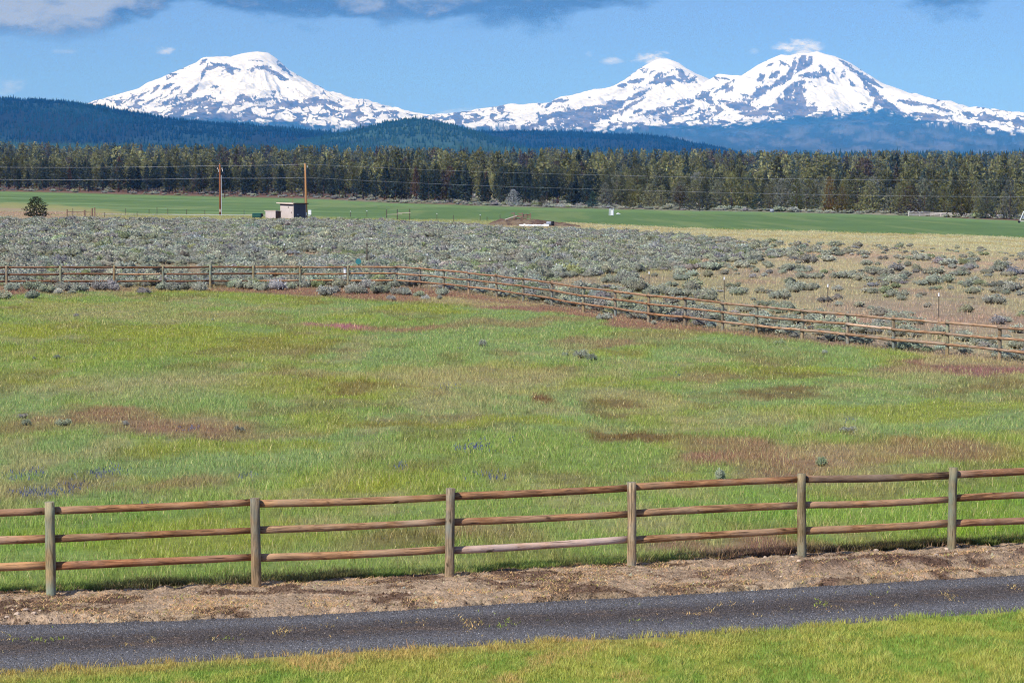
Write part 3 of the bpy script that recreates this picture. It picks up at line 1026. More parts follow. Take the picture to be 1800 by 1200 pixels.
def rock_mask(px, py, strokes, polys, peakpx, lo, hi, seed, k=1.0):
    wx = (fbm(px / 8, py / 5, seed, 3) - .5) * 6
    wy = (fbm(px / 8, py / 5, seed + 50, 3) - .5) * 4.5
    qx, qy = px + wx, py + wy
    n_ = fbm(px / 2.6, py / 2.2, seed + 7, 3)
    m = np.zeros(px.shape)
    for x0, y0, x1, y1, w in strokes:
        d_, t = seg_d(qx, qy, x0, y0, x1, y1)
        w_ = w * .5 * (1.12 - .75 * np.abs(2 * t - 1) ** 1.5) * (.45 + 1.1 * n_)
        m = np.maximum(m, sst(1.05, .75, d_ / np.maximum(w_, .45)))
    # thin streaks down the fall line, and bands that wrap round the lower slopes
    a = np.arctan2(py - peakpx[1] + 60, (px - peakpx[0]) * .7)
    rr = np.hypot(px - peakpx[0], py - peakpx[1])
    s1 = ridged(a * 14 + (fbm(px / 24, py / 16, seed + 23, 3) - .5) * 3.2, rr / 55, seed + 11, 2)
    s3 = vn2(a * 42 + (fbm(px / 9, py / 9, seed + 33, 3) - .5) * 3, rr / 16, seed + 37)
    br_ = sst(.27, .37, s3 * .55 + n_ * .25 + .2 * fbm(px / 14, py / 9, seed + 39, 3))
    for P in polys:
        m = np.maximum(m, in_poly(qx, qy, P) * br_)
    fine = sst(.50, .60, fbm(px / 40, py / 18, seed + 43, 3)) * sst(.62, .68, s3 * .6 + n_ * .4) * sst(96, 112, py)
    m = np.maximum(m, fine)
    m = m * (1 - .9 * sst(.74, .80, s3 * .5 + fbm(px / 3, py / 3, seed + 47, 2) * .5))
    s2 = ridged((px + (fbm(px / 20, py / 9, seed + 29, 3) - .5) * 30) / 46, (py - .16 * np.abs(px - peakpx[0]) + wy * 1.6) / 9.5, seed + 13, 2)
    cl = fbm(px / 30, py / 12, seed + 17, 3)
    lvl = sst(lo, hi, py) * k
    m = np.maximum(m, sst(0, .05, s1 - (.965 - .24 * lvl - .30 * (cl - .5) * sst(0, .3, lvl))) * sst(.02, .25, lvl))
    m = np.maximum(m, sst(0, .05, s2 - (1.00 - .30 * lvl - .35 * (cl - .5))) * sst(.35, .6, lvl))
    return m


def mountain(name, pxs, Ys, zfun, rockf, treeline, label, seed, clean=()):
    u = (pxs - 900) / F
    Yv = np.repeat(Ys[:, None], len(u), 1)
    Xv = u[None, :] * Yv
    Z = zfun(Xv, Yv)
    px, py = proj(Xv, Yv, Z)
    rock = rockf(px, py)
    for x, y, rx, ry, w in clean:
        rock = rock * (1 - w * sst(1.2, .6, ((px - x) / rx) ** 2 + ((py - y) / ry) ** 2 + (fbm(px / 8, py / 8, seed + 91) - .5) * .8))
    rock = sst(.42, .60, rock)
    n_ = fbm(px / 12, py / 5, seed + 31, 4)
    rc = mixn(np.broadcast_to(np.array([.075, .072, .075]), Z.shape + (3,)), np.array([.14, .125, .125]), sst(.4, .65, n_))
    c = mixn(np.broadcast_to(np.array([.62, .62, .64]), Z.shape + (3,)), rc, rock)
    tl = interp(treeline, px)
    wood = sst(-4, 3, py - tl + (fbm(px / 10, py / 3, seed + 41, 4) - .5) * 16)
    patch = sst(.60, .66, fbm(px / 14, py / 4, seed + 61, 4)) * sst(12, 0, py - tl)
    wood = wood * (1 - patch * .9)
    wc = mixn(np.broadcast_to(np.array([.016, .034, .036]), Z.shape + (3,)), np.array([.095, .105, .115]), sst(.42, .66, fbm(px / 36, py / 7, seed + 71, 5, .6)) * sst(3, 30, py - tl) * .8)
    c = mixn(c, wc, wood)
    me = raw_mesh(name, np.stack([Xv, Yv, Z], -1).reshape(-1, 3), grid_faces(len(Ys), len(u)), M['mount'], c.reshape(-1, 3), True)
    o = obj(name, me)
    return tag(o, label, 'mountain', kind='structure')


SIL_L = [(-120, 300), (60, 225), (120, 205), (181, 185), (243, 163), (262, 150.5), (288, 140.6), (310, 130), (347, 114), (357, 105.5), (364, 103.5), (378, 103), (398, 102.5), (404, 105), (412, 100.5), (426, 96.5), (440, 94), (454, 92.4), (474, 95), (490, 106),
         (512, 127), (543, 144), (577, 164.7), (605, 177), (629, 185), (650, 189), (667, 197), (681, 193), (698, 193), (708, 201), (739, 209), (760, 213), (790, 218), (830, 224), (1000, 252), (1200, 290)]
YS = 30600.0
FR_L = [(0, 92.4), (300, 101), (1000, 128), (2000, 160), (3000, 184), (4000, 202), (5000, 213), (8000, 236), (12000, 262), (16000, 290), (20000, 320)]
sl, sr, sf = prof_side(SIL_L, 454, YS, -1), prof_side(SIL_L, 454, YS, 1), prof_front(FR_L, YS)
STR_L = [(353, 112, 364, 104, 9), (362, 122, 384, 116, 8), (370, 110, 400, 118, 6), (398, 114, 410, 130, 13), (366, 112, 352, 140, 7), (436, 124, 446, 121, 9), (446, 118, 476, 119, 8), (460, 118, 506, 140, 8), (477, 139, 503, 141, 6),
         (433, 106, 462, 108, 1.8), (488, 110, 513, 133, 7), (284, 157, 306, 147, 8), (266, 164, 279, 150, 6), (304, 160, 317, 152, 5), (333, 164, 349, 150, 11), (370, 154, 383, 152, 7), (284, 186, 301, 174, 6), (242, 191, 276, 172, 5),
         (290, 202, 335, 176, 8), (314, 196, 369, 169, 13), (376, 192, 389, 179, 10), (411, 183, 437, 159, 8), (425, 170, 445, 181, 11), (449, 177, 486, 173, 7), (483, 184, 537, 184, 14), (535, 186, 583, 179, 10), (562, 176, 603, 188, 10),
         (519, 157, 547, 174, 3.5), (655, 206, 672, 197, 8), (676, 198, 702, 198, 9), (690, 204, 712, 214, 8), (398, 120, 420, 122, 4), (230, 178, 262, 160, 3), (215, 182, 240, 166, 3), (470, 200, 500, 194, 7), (386, 206, 420, 200, 8), (560, 205, 600, 196, 7), (600, 210, 640, 204, 8)]
TL_L = [(-200, 200), (180, 192), (300, 206), (430, 213), (480, 214), (550, 217), (590, 221), (640, 221), (700, 217), (760, 216), (900, 236)]
mountain('mountain', np.arange(-60, 960, .95), np.concatenate([np.linspace(YS + 4500, YS + 300, 24), np.linspace(YS + 250, YS - 6500, 330), np.linspace(YS - 6600, YS - 18000, 40)]),
         lambda X, Y: cone_peak(X, Y, 454, YS, sl, sr, sf, 801),
         lambda px, py: rock_mask(px, py, STR_L, [], (454, 92), 138, 212, 811), TL_L,
         'broad snow covered volcano with a rounded white dome on top', 801, clean=((440, 148, 60, 20, .9), (455, 100, 34, 6, .8), (330, 150, 14, 10, .5), (540, 160, 30, 14, .5)))

SIL_M = [(560, 236), (700, 216), (757, 210), (783, 207), (795, 205), (806, 203), (818, 201.5), (838, 202), (850, 206), (890, 206), (919, 204), (932, 198), (942, 200), (960, 188.5), (971, 178), (985, 176), (997, 175.5), (1029, 170), (1064, 161), (1087, 149.5), (1101, 139),
         (1121, 123.5), (1136, 115), (1150, 107.6), (1160, 104.5), (1173, 105), (1193, 113), (1208, 125), (1228, 134.5), (1243, 140), (1260, 150), (1300, 170), (1400, 210), (1600, 260), (1900, 320)]
SIL_N = [(900, 330), (1100, 240), (1200, 180), (1225, 160), (1240, 144), (1250, 139), (1259, 132.5), (1274, 134.7), (1284, 138), (1293, 140), (1311, 128.5), (1330, 116), (1349, 106.7), (1370, 98), (1386, 99), (1405, 95), (1420, 95), (1434, 92), (1451, 98), (1464, 100.5), (1489, 111), (1504, 120.7), (1526, 134.7),
         (1551, 152), (1570, 160), (1598, 170.5), (1613, 177.7), (1638, 183), (1660, 189), (1685, 197), (1697, 195.5), (1719, 202), (1738, 205.7), (1763, 208), (1784, 211), (1800, 212.5), (1900, 222), (2100, 242), (2500, 290)]
YM, YN = 31000.0, 29500.0
FR_M = [(0, 104.5), (500, 124), (1000, 150), (2000, 174), (3000, 192), (4000, 206), (5000, 215), (8000, 236), (12000, 262), (16000, 290), (20000, 320)]
FR_N = [(0, 92), (400, 118), (1000, 150), (2000, 180), (2600, 198), (3400, 208), (5000, 224), (8000, 246), (12000, 268), (16000, 292), (20000, 320)]
ml, mr, mf = prof_side(SIL_M, 1162, YM, -1), prof_side(SIL_M, 1162, YM, 1), prof_front(FR_M, YM)
nl, nr_, nf = prof_side(SIL_N, 1434, YN, -1), prof_side(SIL_N, 1434, YN, 1), prof_front(FR_N, YN)
STR_R = [(1086, 152, 1102, 149, 8), (1103, 145, 1131, 140, 9), (1140, 148, 1186, 135, 11), (1149, 139, 1163, 128, 8), (1167, 144, 1184, 147, 11), (1195, 122, 1206, 145, 13), (1213, 138, 1224, 145, 9), (1180, 138, 1225, 146, 7), (1101, 176, 1143, 159, 9), (1072, 205, 1135, 172, 7), (1112, 199, 1129, 192, 8),
         (1187, 182, 1219, 178, 13), (1219, 176, 1245, 163, 15), (1172, 205, 1219, 186, 10), (1149, 199, 1193, 187, 6), (970, 178, 1000, 176, 6), (958, 190, 970, 180, 7), (950, 212, 985, 196, 9),
         (1405, 134, 1457, 130, 11), (1441, 115, 1456, 137, 11), (1455, 138, 1469, 154, 9), (1491, 140, 1509, 165, 8), (1494, 121, 1550, 154, 9), (1510, 135, 1553, 176, 10), (1519, 152, 1541, 173, 8), (1323, 170, 1348, 152, 18), (1350, 158, 1388, 130, 11), (1332, 142, 1345, 131, 12),
         (1354, 136, 1369, 128, 13), (1304, 167, 1316, 169, 7), (1288, 149, 1276, 162, 13), (1254, 164, 1291, 142, 7), (1239, 168, 1254, 183, 13), (1262, 177, 1284, 180, 6), (1278, 184, 1326, 191, 18), (1300, 200, 1357, 200, 13), (1328, 198, 1360, 184, 9), (1400, 198, 1435, 190, 13),
         (1541, 178, 1580, 195, 17), (1578, 177, 1628, 185, 8), (1368, 106, 1388, 118, 5), (1346, 118, 1362, 110, 4), (1410, 140, 1419, 175, 8), (1430, 152, 1445, 160, 3), (1508, 180, 1526, 186, 4), (1476, 105, 1500, 121, 6), (1450, 160, 1452, 164, 4), (1486, 166, 1490, 170, 4),
         (1690, 197, 1712, 205, 10), (1620, 182, 1680, 198, 6), (1740, 207, 1775, 214, 8), (1600, 200, 1650, 206, 9), (1255, 133, 1262, 141, 5), (1262, 136, 1285, 141, 4), (797, 205, 812, 204, 3), (818, 202, 845, 204, 3.5), (826, 212, 850, 209, 5), (870, 214, 905, 210, 5), (775, 209, 790, 208, 4)]
POL_R = [[(1414, 141), (1419, 184), (1410, 205), (1389, 207), (1366, 200), (1356, 184), (1374, 164), (1396, 143)], [(1400, 96), (1428, 99), (1428, 114), (1398, 130), (1386, 143), (1372, 152), (1387, 122)],
         [(946, 202), (971, 198), (1014, 193), (1052, 178), (1101, 175), (1093, 188), (1072, 205), (1043, 217), (1014, 222), (985, 227), (946, 220)]]
TL_R = [(600, 220), (757, 214), (800, 222), (880, 226), (950, 227), (1000, 228), (1060, 226), (1140, 221), (1200, 219), (1240, 220), (1290, 217), (1340, 212), (1390, 207), (1445, 203), (1490, 199), (1520, 194), (1545, 190), (1580, 198), (1620, 210), (1680, 221), (1740, 228), (1800, 234), (2200, 262)]


def right_z(X, Y):
    a = cone_peak(X, Y, 1162, YM, ml, mr, mf, 821)
    b = cone_peak(X, Y, 1434, YN, nl, nr_, nf, 841)
    return np.maximum(a, b)


mountain('mountain', np.arange(640, 2060, .95), np.concatenate([np.linspace(YM + 4500, YM + 300, 24), np.linspace(YM + 250, YN - 6000, 360), np.linspace(YN - 6100, YN - 17000, 50)]),
         right_z, lambda px, py: rock_mask(px, py, STR_R, POL_R, (1434, 92), 150, 222, 851, .9), TL_R,
         'snowy twin peaked massif with dark rock faces and a forested foot', 841, clean=((1470, 168, 58, 22, .9), (1180, 164, 50, 11, .85), (1030, 180, 40, 7, .8), (1160, 114, 30, 10, .7), (1350, 178, 20, 10, .5)))


# ------------------------------------------------------------------ wooded hills between the forest and the mountains
def hill(name, crest, Yc, Wf, Wb, zb, label, c0, c1, ntree, th, seed, lx=None, tname='hill_forest', tlabel=None):  # tree colours hold dull and sunlit tones, with haze blue put in
    px0, px1 = crest[0][0], crest[-1][0]
    pxs = np.linspace(px0, px1, 420)
    Ys = np.concatenate([np.linspace(Yc + Wb, Yc, 14)[:-1], np.linspace(Yc, Yc - Wf, 60)])

    def zf(X, Y):
        p = 900 + F * X / Yc
        top = CAMZ + (HZ - interp(crest, p) - 8) / F * Yc
        t = np.where(Y < Yc, (Yc - Y) / Wf, (Y - Yc) / Wb)
        s_ = (1 - np.clip(t, 0, 1) ** 2) ** 1.6
        return zb + (top - zb) * s_ + (fbm(X / 600, Y / 600, seed) - .5) * 50 * np.clip(t * 4, 0, 1) * s_ + (fbm(X / 150, Y / 150, seed + 1, 3) - .5) * 16

    u = (pxs - 900) / F
    Yv = np.repeat(Ys[:, None], len(u), 1)
    Xv = u[None, :] * Yc + 0 * Yv
    Z = zf(Xv, Yv)
    n_ = fbm(Xv / 300, Yv / 500, seed + 2)
    c = mixn(np.broadcast_to(np.array(c0) * .6, Z.shape + (3,)), np.array(c1) * .8, sst(.45, .65, n_))  # sunlit patches go into the floor colour
    tag(obj(name, raw_mesh(name, np.stack([Xv, Yv, Z], -1).reshape(-1, 3), grid_faces(len(Ys), len(u)), M['hill'], c.reshape(-1, 3), True)), label, 'hill', kind='structure')
    X = rng.uniform(u[0] * Yc, u[-1] * Yc, ntree)
    Y = Yc - np.abs(rng.normal(0, .42, ntree)) * Wf + 40
    Z = zf(X, Y)
    dn = fbm(X / 260, Y / 420, seed + 3)
    k = rng.uniform(0, 1, ntree) < .35 + sst(.35, .6, dn)
    X, Y, Z = X[k], Y[k], Z[k]
    n = len(X)
    h = th * rng.lognormal(0, .24, n)
    w = h * rng.uniform(.13, .24, n)
    rot = rng.uniform(0, 6.28, n)
    V = np.zeros((n, 6, 3))
    for q in range(5):
        V[:, q] = np.stack([X + w * np.cos(rot + q * 1.2566), Y + w * np.sin(rot + q * 1.2566), Z + h * .02 * rng.uniform(-1, 1, n)], -1)
    V[:, 5] = np.stack([X + rng.normal(0, .02, n) * h, Y, Z + h], -1)
    b = np.arange(n)[:, None, None] * 6
    Fs = (b + np.array([[q, (q + 1) % 5, 5] for q in range(5)])[None]).reshape(-1, 3)
    lit_ = sst(.42, .62, fbm(X / 420, Y / 700, seed + 4))  # sunlit patches put into the tree colours
    c = mixn(np.broadcast_to(np.array(c0), (n, 3)), np.array(c1), lit_) * rng.lognormal(0, .16, n)[:, None]
    g = obj(tname, raw_mesh(tname, V.reshape(-1, 3), Fs, M['forest'], np.repeat(c, 6, 0)))
    tag(g, tlabel, 'forest', kind='stuff')


hill('hill', [(-500, 158), (-200, 166), (0, 172), (50, 176), (100, 178), (150, 183), (200, 189), (250, 198), (300, 206), (350, 211), (400, 215), (450, 219), (500, 224), (550, 229), (600, 233), (650, 238), (700, 245), (760, 252), (860, 275), (960, 300)],
     10500, 4200, 2500, 60, 'long dark blue forested ridge at the left under the dome topped volcano', (.007, .021, .028), (.014, .044, .050), 30000, 14, 901, tlabel='conifers covering the long dark ridge')  # cloud shade over the ridge is put into these dark colours
hill('hill', [(360, 300), (470, 270), (560, 248), (620, 238), (660, 228), (700, 219), (730, 214), (760, 214), (800, 224), (850, 239), (900, 256), (960, 278), (1040, 300)],
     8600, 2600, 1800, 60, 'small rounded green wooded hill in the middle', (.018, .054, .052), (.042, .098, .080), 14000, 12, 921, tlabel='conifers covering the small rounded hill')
hill('hill', [(620, 262), (700, 247), (780, 237), (830, 233), (900, 230), (1000, 231.5), (1050, 233), (1100, 235), (1150, 239), (1200, 247), (1250, 258), (1310, 272), (1400, 295)],
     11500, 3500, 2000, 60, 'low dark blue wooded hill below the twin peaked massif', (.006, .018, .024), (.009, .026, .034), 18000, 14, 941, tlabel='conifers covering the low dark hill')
hill('hill', [(-300, 258), (0, 254), (100, 252), (200, 256), (280, 255), (400, 258), (500, 259), (600, 260), (700, 262), (800, 266), (900, 268), (1000, 269), (1150, 270), (1300, 272), (1450, 273), (1650, 272), (1800, 272), (2100, 272)],
     6600, 2000, 1500, 60, 'low wooded bench coloured sunlit green in front of the dark ridge', (.022, .058, .058), (.042, .095, .085), 26000, 11, 961, tlabel='conifers in sunlit colour covering the low bench')  # lighter tones put sunlight into the bench's own colour

# ------------------------------------------------------------------ the air
hz_m = bpy.data.materials.new('haze')
hz_m.use_nodes = True
t = hz_m.node_tree
t.nodes.clear()
pv_ = t.nodes.new('ShaderNodeVolumePrincipled')
pv_.inputs['Color'].default_value = (0.05, 0.34, 1.0, 1)
pv_.inputs['Density'].default_value = 3.1e-5
pv_.inputs['Absorption Color'].default_value = (1, 1, 1, 1)
pv_.inputs['Anisotropy'].default_value = -0.3
o_ = t.nodes.new('ShaderNodeOutputMaterial')
t.links.new(pv_.outputs[0], o_.inputs['Volume'])
HX, HY0, HY1, HT = 60000, -200, 37500, 2330
hv = [(x, y, z) for x in (-HX, HX) for y in (HY0, HY1) for z in (-3, HT)]
hz = obj('haze', raw_mesh('haze', np.array(hv), np.array([(0, 1, 3, 2), (4, 6, 7, 5), (0, 4, 5, 1), (2, 3, 7, 6), (0, 2, 6, 4), (1, 5, 7, 3)]), hz_m))
tag(hz, 'thin blue air between the meadow and the mountains', 'haze', kind='stuff')
#@@PART3

# ------------------------------------------------------------------ log rail fences
def put_log(name, a, b, r0, r1, mat, parent, origin, tint, n=10, wob=.05, axis='x', sag=0.0):
    """one log from a to b, its own mesh, built along its own axis"""
    a, b = Vector(a), Vector(b)
    L = (b - a).length
    k = 9
    pts, rr = [], []
    bend = random.uniform(-1, 1) * .012
    bend2 = random.uniform(-1, 1) * .012
    for i in range(k):
        q = i / (k - 1)
        s_ = math.sin(q * math.pi)
        off = (bend * s_, (bend2 + sag) * s_)
        if axis == 'x':
            pts.append((q * L, off[0], off[1]))
        else:
            pts.append((off[0] * .6, off[1] * .6, q * L))
        rr.append((r0 + (r1 - r0) * q) * (1 + random.uniform(-.035, .035)))
    m_ = MB().tube(pts, rr, n, True, wob)
    o = m_.build(name, mat, parent, None, smooth=True)
    d_ = (b - a).normalized()
    o.rotation_mode = 'QUATERNION'
    if axis == 'x':
        o.rotation_quaternion = d_.to_track_quat('X', 'Z')
    else:
        o.rotation_quaternion = d_.to_track_quat('Z', 'Y')
    o.location = a - Vector(origin)
    o.color = (tint[0], tint[1], tint[2], 1)
    return o


def rail_fence(base, heights, ph, pr, rr, side, label, n, tints=None, extra=.06):
    org = base[0].copy()
    root = empty('rail_fence', org)
    tag(root, label, 'fence')
    off = []
    for i, p in enumerate(base):
        t_ = (base[min(i + 1, len(base) - 1)] - base[max(i - 1, 0)])
        t_.z = 0
        t_.normalize()
        off.append(Vector((-t_.y, t_.x, 0)) * (side[i] if hasattr(side, '__len__') else side))
    for i, p in enumerate(base):
        g = random.uniform(.82, 1.15)
        lean = Vector((random.uniform(-.025, .025), random.uniform(-.02, .02), ph + random.uniform(-.03, .03)))
        put_log('post', p - Vector((0, 0, .25)), p + lean, pr * 1.03, pr * .95, M['post'], root, org, (g, g * random.uniform(.97, 1.05), g * random.uniform(.9, 1.12)), n, .07, 'z')
    for i in range(len(base) - 1):
        for j, hgt in enumerate(heights):
            a = base[i] + off[i] + Vector((0, 0, hgt + random.uniform(-.02, .02)))
            b = base[i + 1] + off[i + 1] + Vector((0, 0, hgt + random.uniform(-.02, .02)))
            d_ = (b - a).normalized()
            g = random.uniform(.72, 1.2)
            tint = (g, g * random.uniform(.94, 1.06), g * random.uniform(.88, 1.15))
            if tints and (i, j) in tints:
                tint = tints[(i, j)]
            r_ = rr * random.uniform(.92, 1.08)
            put_log('rail', a + d_ * .004, b - d_ * .004, r_, r_ * random.uniform(.86, 1.02), M['rail'], root, org, tint, n, .05, 'x', random.uniform(-.02, .01))
    return root


np_ = [at(x, y) for x, y in ((90, 1049), (451, 1032), (790, 1016.5), (1110, 997), (1410, 980), (1673, 967))]
step_l, step_r = (np_[0] - np_[1]), (np_[5] - np_[4])
nb = [np_[0] + step_l * 2, np_[0] + step_l] + np_ + [np_[5] + step_r * 1.05, np_[5] + step_r * 2.1]
for p in nb:
    p.z = float(ground_z(p.x, p.y)) - .01
# rail bays count from the off-frame left; rows run top, middle, bottom
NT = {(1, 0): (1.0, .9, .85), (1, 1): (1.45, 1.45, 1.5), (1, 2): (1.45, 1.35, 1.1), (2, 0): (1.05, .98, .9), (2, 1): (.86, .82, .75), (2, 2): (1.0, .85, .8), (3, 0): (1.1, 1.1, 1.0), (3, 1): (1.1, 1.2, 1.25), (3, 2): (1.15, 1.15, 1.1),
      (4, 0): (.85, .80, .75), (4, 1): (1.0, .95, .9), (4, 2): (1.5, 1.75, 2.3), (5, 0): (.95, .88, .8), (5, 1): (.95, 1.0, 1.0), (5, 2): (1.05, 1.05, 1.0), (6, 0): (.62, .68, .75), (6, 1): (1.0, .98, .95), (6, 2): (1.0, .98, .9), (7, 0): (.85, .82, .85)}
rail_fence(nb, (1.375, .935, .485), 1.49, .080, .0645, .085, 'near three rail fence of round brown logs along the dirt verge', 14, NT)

fx = [12, 107, 201, 287, 370, 446, 528, 612, 697, 738, 780, 824, 873, 920, 970, 1026, 1082, 1140, 1204, 1270, 1330, 1410, 1490, 1571, 1665, 1757, 1850, 1945]
fb = [at(x, interp(FENCE2, x)) for x in [-180, -84] + fx]
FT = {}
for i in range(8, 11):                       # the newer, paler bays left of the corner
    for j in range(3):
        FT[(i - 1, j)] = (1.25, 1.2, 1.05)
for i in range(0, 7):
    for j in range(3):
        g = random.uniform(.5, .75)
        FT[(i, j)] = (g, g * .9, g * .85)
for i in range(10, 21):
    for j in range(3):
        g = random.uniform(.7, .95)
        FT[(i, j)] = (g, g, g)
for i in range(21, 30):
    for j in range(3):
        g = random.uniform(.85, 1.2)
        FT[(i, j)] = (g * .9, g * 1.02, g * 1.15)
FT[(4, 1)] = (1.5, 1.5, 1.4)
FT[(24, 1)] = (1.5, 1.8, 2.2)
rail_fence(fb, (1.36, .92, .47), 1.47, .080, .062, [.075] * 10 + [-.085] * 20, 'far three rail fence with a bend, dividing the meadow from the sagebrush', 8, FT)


# ------------------------------------------------------------------ sagebrush
def tufts(P, D, size, asp, r, out=None):
    """diamond leaf clumps at P pointing along D"""
    n = len(P)
    D = D / (np.linalg.norm(D, axis=1)[:, None] + 1e-9)
    A = r.normal(0, 1, (n, 3))
    if out is not None:                           # faces turn outward, as leafy shoots do
        A = A * .55 + out
    W = np.cross(D, A)
    W /= np.linalg.norm(W, axis=1)[:, None] + 1e-9
    s = size[:, None]
    V = np.stack([P - D * s * .5, P + W * s * asp * .5 + D * s * .08, P + D * s * .6, P - W * s * asp * .5 + D * s * .08], 1)
    return V.reshape(-1, 3), np.arange(n)[:, None] * 4 + np.arange(4)[None, :]


def bush_proto(n, r, size, asp=.72):
    lob = r.integers(3, 6)
    LC = np.stack([r.normal(0, .17, lob), r.normal(0, .17, lob), r.uniform(.14, .26, lob)], -1)
    LR = r.uniform(.24, .36, lob)
    k = r.integers(0, lob, n)
    d_ = r.normal(0, 1, (n, 3))
    d_[:, 2] = np.abs(d_[:, 2]) * 1.05 - .42
    d_ /= np.linalg.norm(d_, axis=1)[:, None]
    rad = LR[k] * r.uniform(.55, 1.05, n)
    P = LC[k] + d_ * rad[:, None] * np.array([1, 1, .95])
    P[:, 2] = np.maximum(P[:, 2], .03)
    D = d_ * .7 + np.array([0, 0, .9]) + r.normal(0, .35, (n, 3))
    V, Q = tufts(P, D, size * r.uniform(.7, 1.3, n), asp, r, d_)
    cl = r.uniform(.88, 1.10, lob)[k] * r.uniform(.82, 1.15, n)
    C = np.repeat((np.array([.345, .362, .270])[None] * cl[:, None] + r.normal(0, .008, (n, 3))), 4, 0)
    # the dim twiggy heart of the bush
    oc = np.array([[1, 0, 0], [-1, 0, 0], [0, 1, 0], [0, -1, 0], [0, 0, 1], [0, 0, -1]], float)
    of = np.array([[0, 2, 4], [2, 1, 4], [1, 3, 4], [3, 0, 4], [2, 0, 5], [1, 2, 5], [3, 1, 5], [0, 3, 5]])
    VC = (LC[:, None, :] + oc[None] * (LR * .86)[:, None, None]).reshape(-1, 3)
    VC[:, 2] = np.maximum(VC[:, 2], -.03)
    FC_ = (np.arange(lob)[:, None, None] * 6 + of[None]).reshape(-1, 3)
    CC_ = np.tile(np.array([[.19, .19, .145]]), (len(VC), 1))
    # grey woody stems
    m_ = max(5, n // 16)
    a = r.uniform(0, 6.28, m_)
    tip = np.stack([np.cos(a) * .26, np.sin(a) * .26, r.uniform(.10, .24, m_)], -1)
    b0 = np.stack([np.cos(a) * .05, np.sin(a) * .05, 0 * a - .05], -1)
    wd = np.stack([-np.sin(a), np.cos(a), 0 * a], -1) * .03
    V2 = np.stack([b0 - wd, b0 + wd, tip + wd * .4, tip - wd * .4], 1).reshape(-1, 3)
    Q2 = np.arange(m_)[:, None] * 4 + np.arange(4)[None, :] + len(V)
    C2 = np.tile(np.array([[.075, .058, .05]]), (len(V2), 1))
    V = np.concatenate([V, V2])
    return np.concatenate([V, VC]), [np.concatenate([Q, Q2]), FC_ + len(V)], np.concatenate([C, C2, CC_])


br = np.random.default_rng(21)
NEARP = [bush_proto(520, br, .070) for _ in range(7)]
MIDP = [bush_proto(280, br, .078) for _ in range(6)]
FARP = [bush_proto(130, br, .11, .8) for _ in range(6)]
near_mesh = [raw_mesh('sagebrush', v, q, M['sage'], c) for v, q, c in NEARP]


def scatter_stuff(name, protos, X, Y, Z, S_, T, mat, hz_=None):
    Vs, Qs, Cs, off = [], [], [], 0
    pi = rng.integers(0, len(protos), len(X))
    for k in range(len(protos)):
        ix = np.nonzero(pi == k)[0]
        if not len(ix):
            continue
        V, Q, C = protos[k]
        a = rng.uniform(0, 6.28, len(ix))
        ca, sa = np.cos(a)[:, None], np.sin(a)[:, None]
        s = S_[ix][:, None]
        h_ = (hz_[ix] if hz_ is not None else S_[ix])[:, None]
        VX_ = (V[None, :, 0] * ca - V[None, :, 1] * sa) * s + X[ix][:, None]
        VY_ = (V[None, :, 0] * sa + V[None, :, 1] * ca) * s + Y[ix][:, None]
        VZ_ = V[None, :, 2] * h_ + Z[ix][:, None]
        Vs.append(np.stack([VX_, VY_, VZ_], -1).reshape(-1, 3))
        for Q_ in (Q if isinstance(Q, list) else [Q]):
            Qs.append((Q_[None] + (off + np.arange(len(ix)) * len(V))[:, None, None]).reshape(-1, Q_.shape[1]))
        Cs.append((C[None] * T[ix][:, None, :]).reshape(-1, 3))
        off += len(ix) * len(V)
    return obj(name, raw_mesh(name, np.concatenate(Vs), Qs, mat, np.concatenate(Cs)))


def sage_density(px, py, X, Y):
    xr = np.interp(py, [380, 388, 396, 405, 420, 435, 450, 465, 478, 490, 500, 520], [900, 900, 940, 1010, 1190, 1330, 1400, 1330, 1240, 1000, 900, 860])
    core = sst(60, -60, px - xr + (fbm(X / 8, Y / 16, 1001) - .5) * 220)
    top = interp([(-300, 384), (0, 387), (300, 389), (440, 390), (560, 390), (640, 391), (840, 400), (880, 406), (1020, 407), (1060, 405), (1250, 412), (1500, 424), (1800, 436), (2200, 450)], px)
    core = core * sst(-3, 4, py - top)
    gap = sst(.36, .50, fbm(X / 6, Y / 13, 1011))
    d_ = core * (.18 + .95 * gap)
    below = sst(44, 16, interp(FENCE2, px) - py) * sst(620, 760, px) * (.45 + .6 * sst(.4, .55, fbm(X / 5, Y / 7, 1021)))
    d_ = np.maximum(d_, below)
    d_ = np.maximum(d_, sst(40, 10, interp(FENCE2, px) - py) * sst(760, 600, px) * .42)
    scat = .06 * sst(0, 12, py - top) + .16 * sst(.56, .66, fbm(X / 7, Y / 16, 1031)) * sst(2, 20, py - top)
    return np.maximum(d_, scat)


SP = []          # the sagebrushes: position, width, height, tint, zone
X, Y = sample_frustum(46000, 95, 460, 0.0, .24)
Z = ground_z(X, Y)
px, py = proj(X, Y, Z)
area = .48 * (460 ** 2 - 95 ** 2) / 2
dens_ = sage_density(px, py, X, Y) * (py < interp(FENCE2, px) - 2.5) * (py > interp(PASTN, px) + 2)
keep = rng.uniform(0, 1, len(X)) < dens_ * .86 * area / len(X) * 1.0
X, Y, Z, px, py = (a[keep] for a in (X, Y, Z, px, py))
W_ = rng.lognormal(.02, .40, len(X)) * np.where(px > 1250, .80, 1.0)


def sage_tint(n, warm=.25):
    g = rng.lognormal(0, .16, n)
    T = np.stack([g * rng.normal(1, .05, n), g, g * rng.normal(1.0, .07, n)], -1)
    kind = rng.uniform(0, 1, n)
    yl = kind < .08
    T[yl] *= np.array([.88, .95, .66])
    pu = kind > .80
    T[pu] *= np.array([.90, .84, .98])
    return T


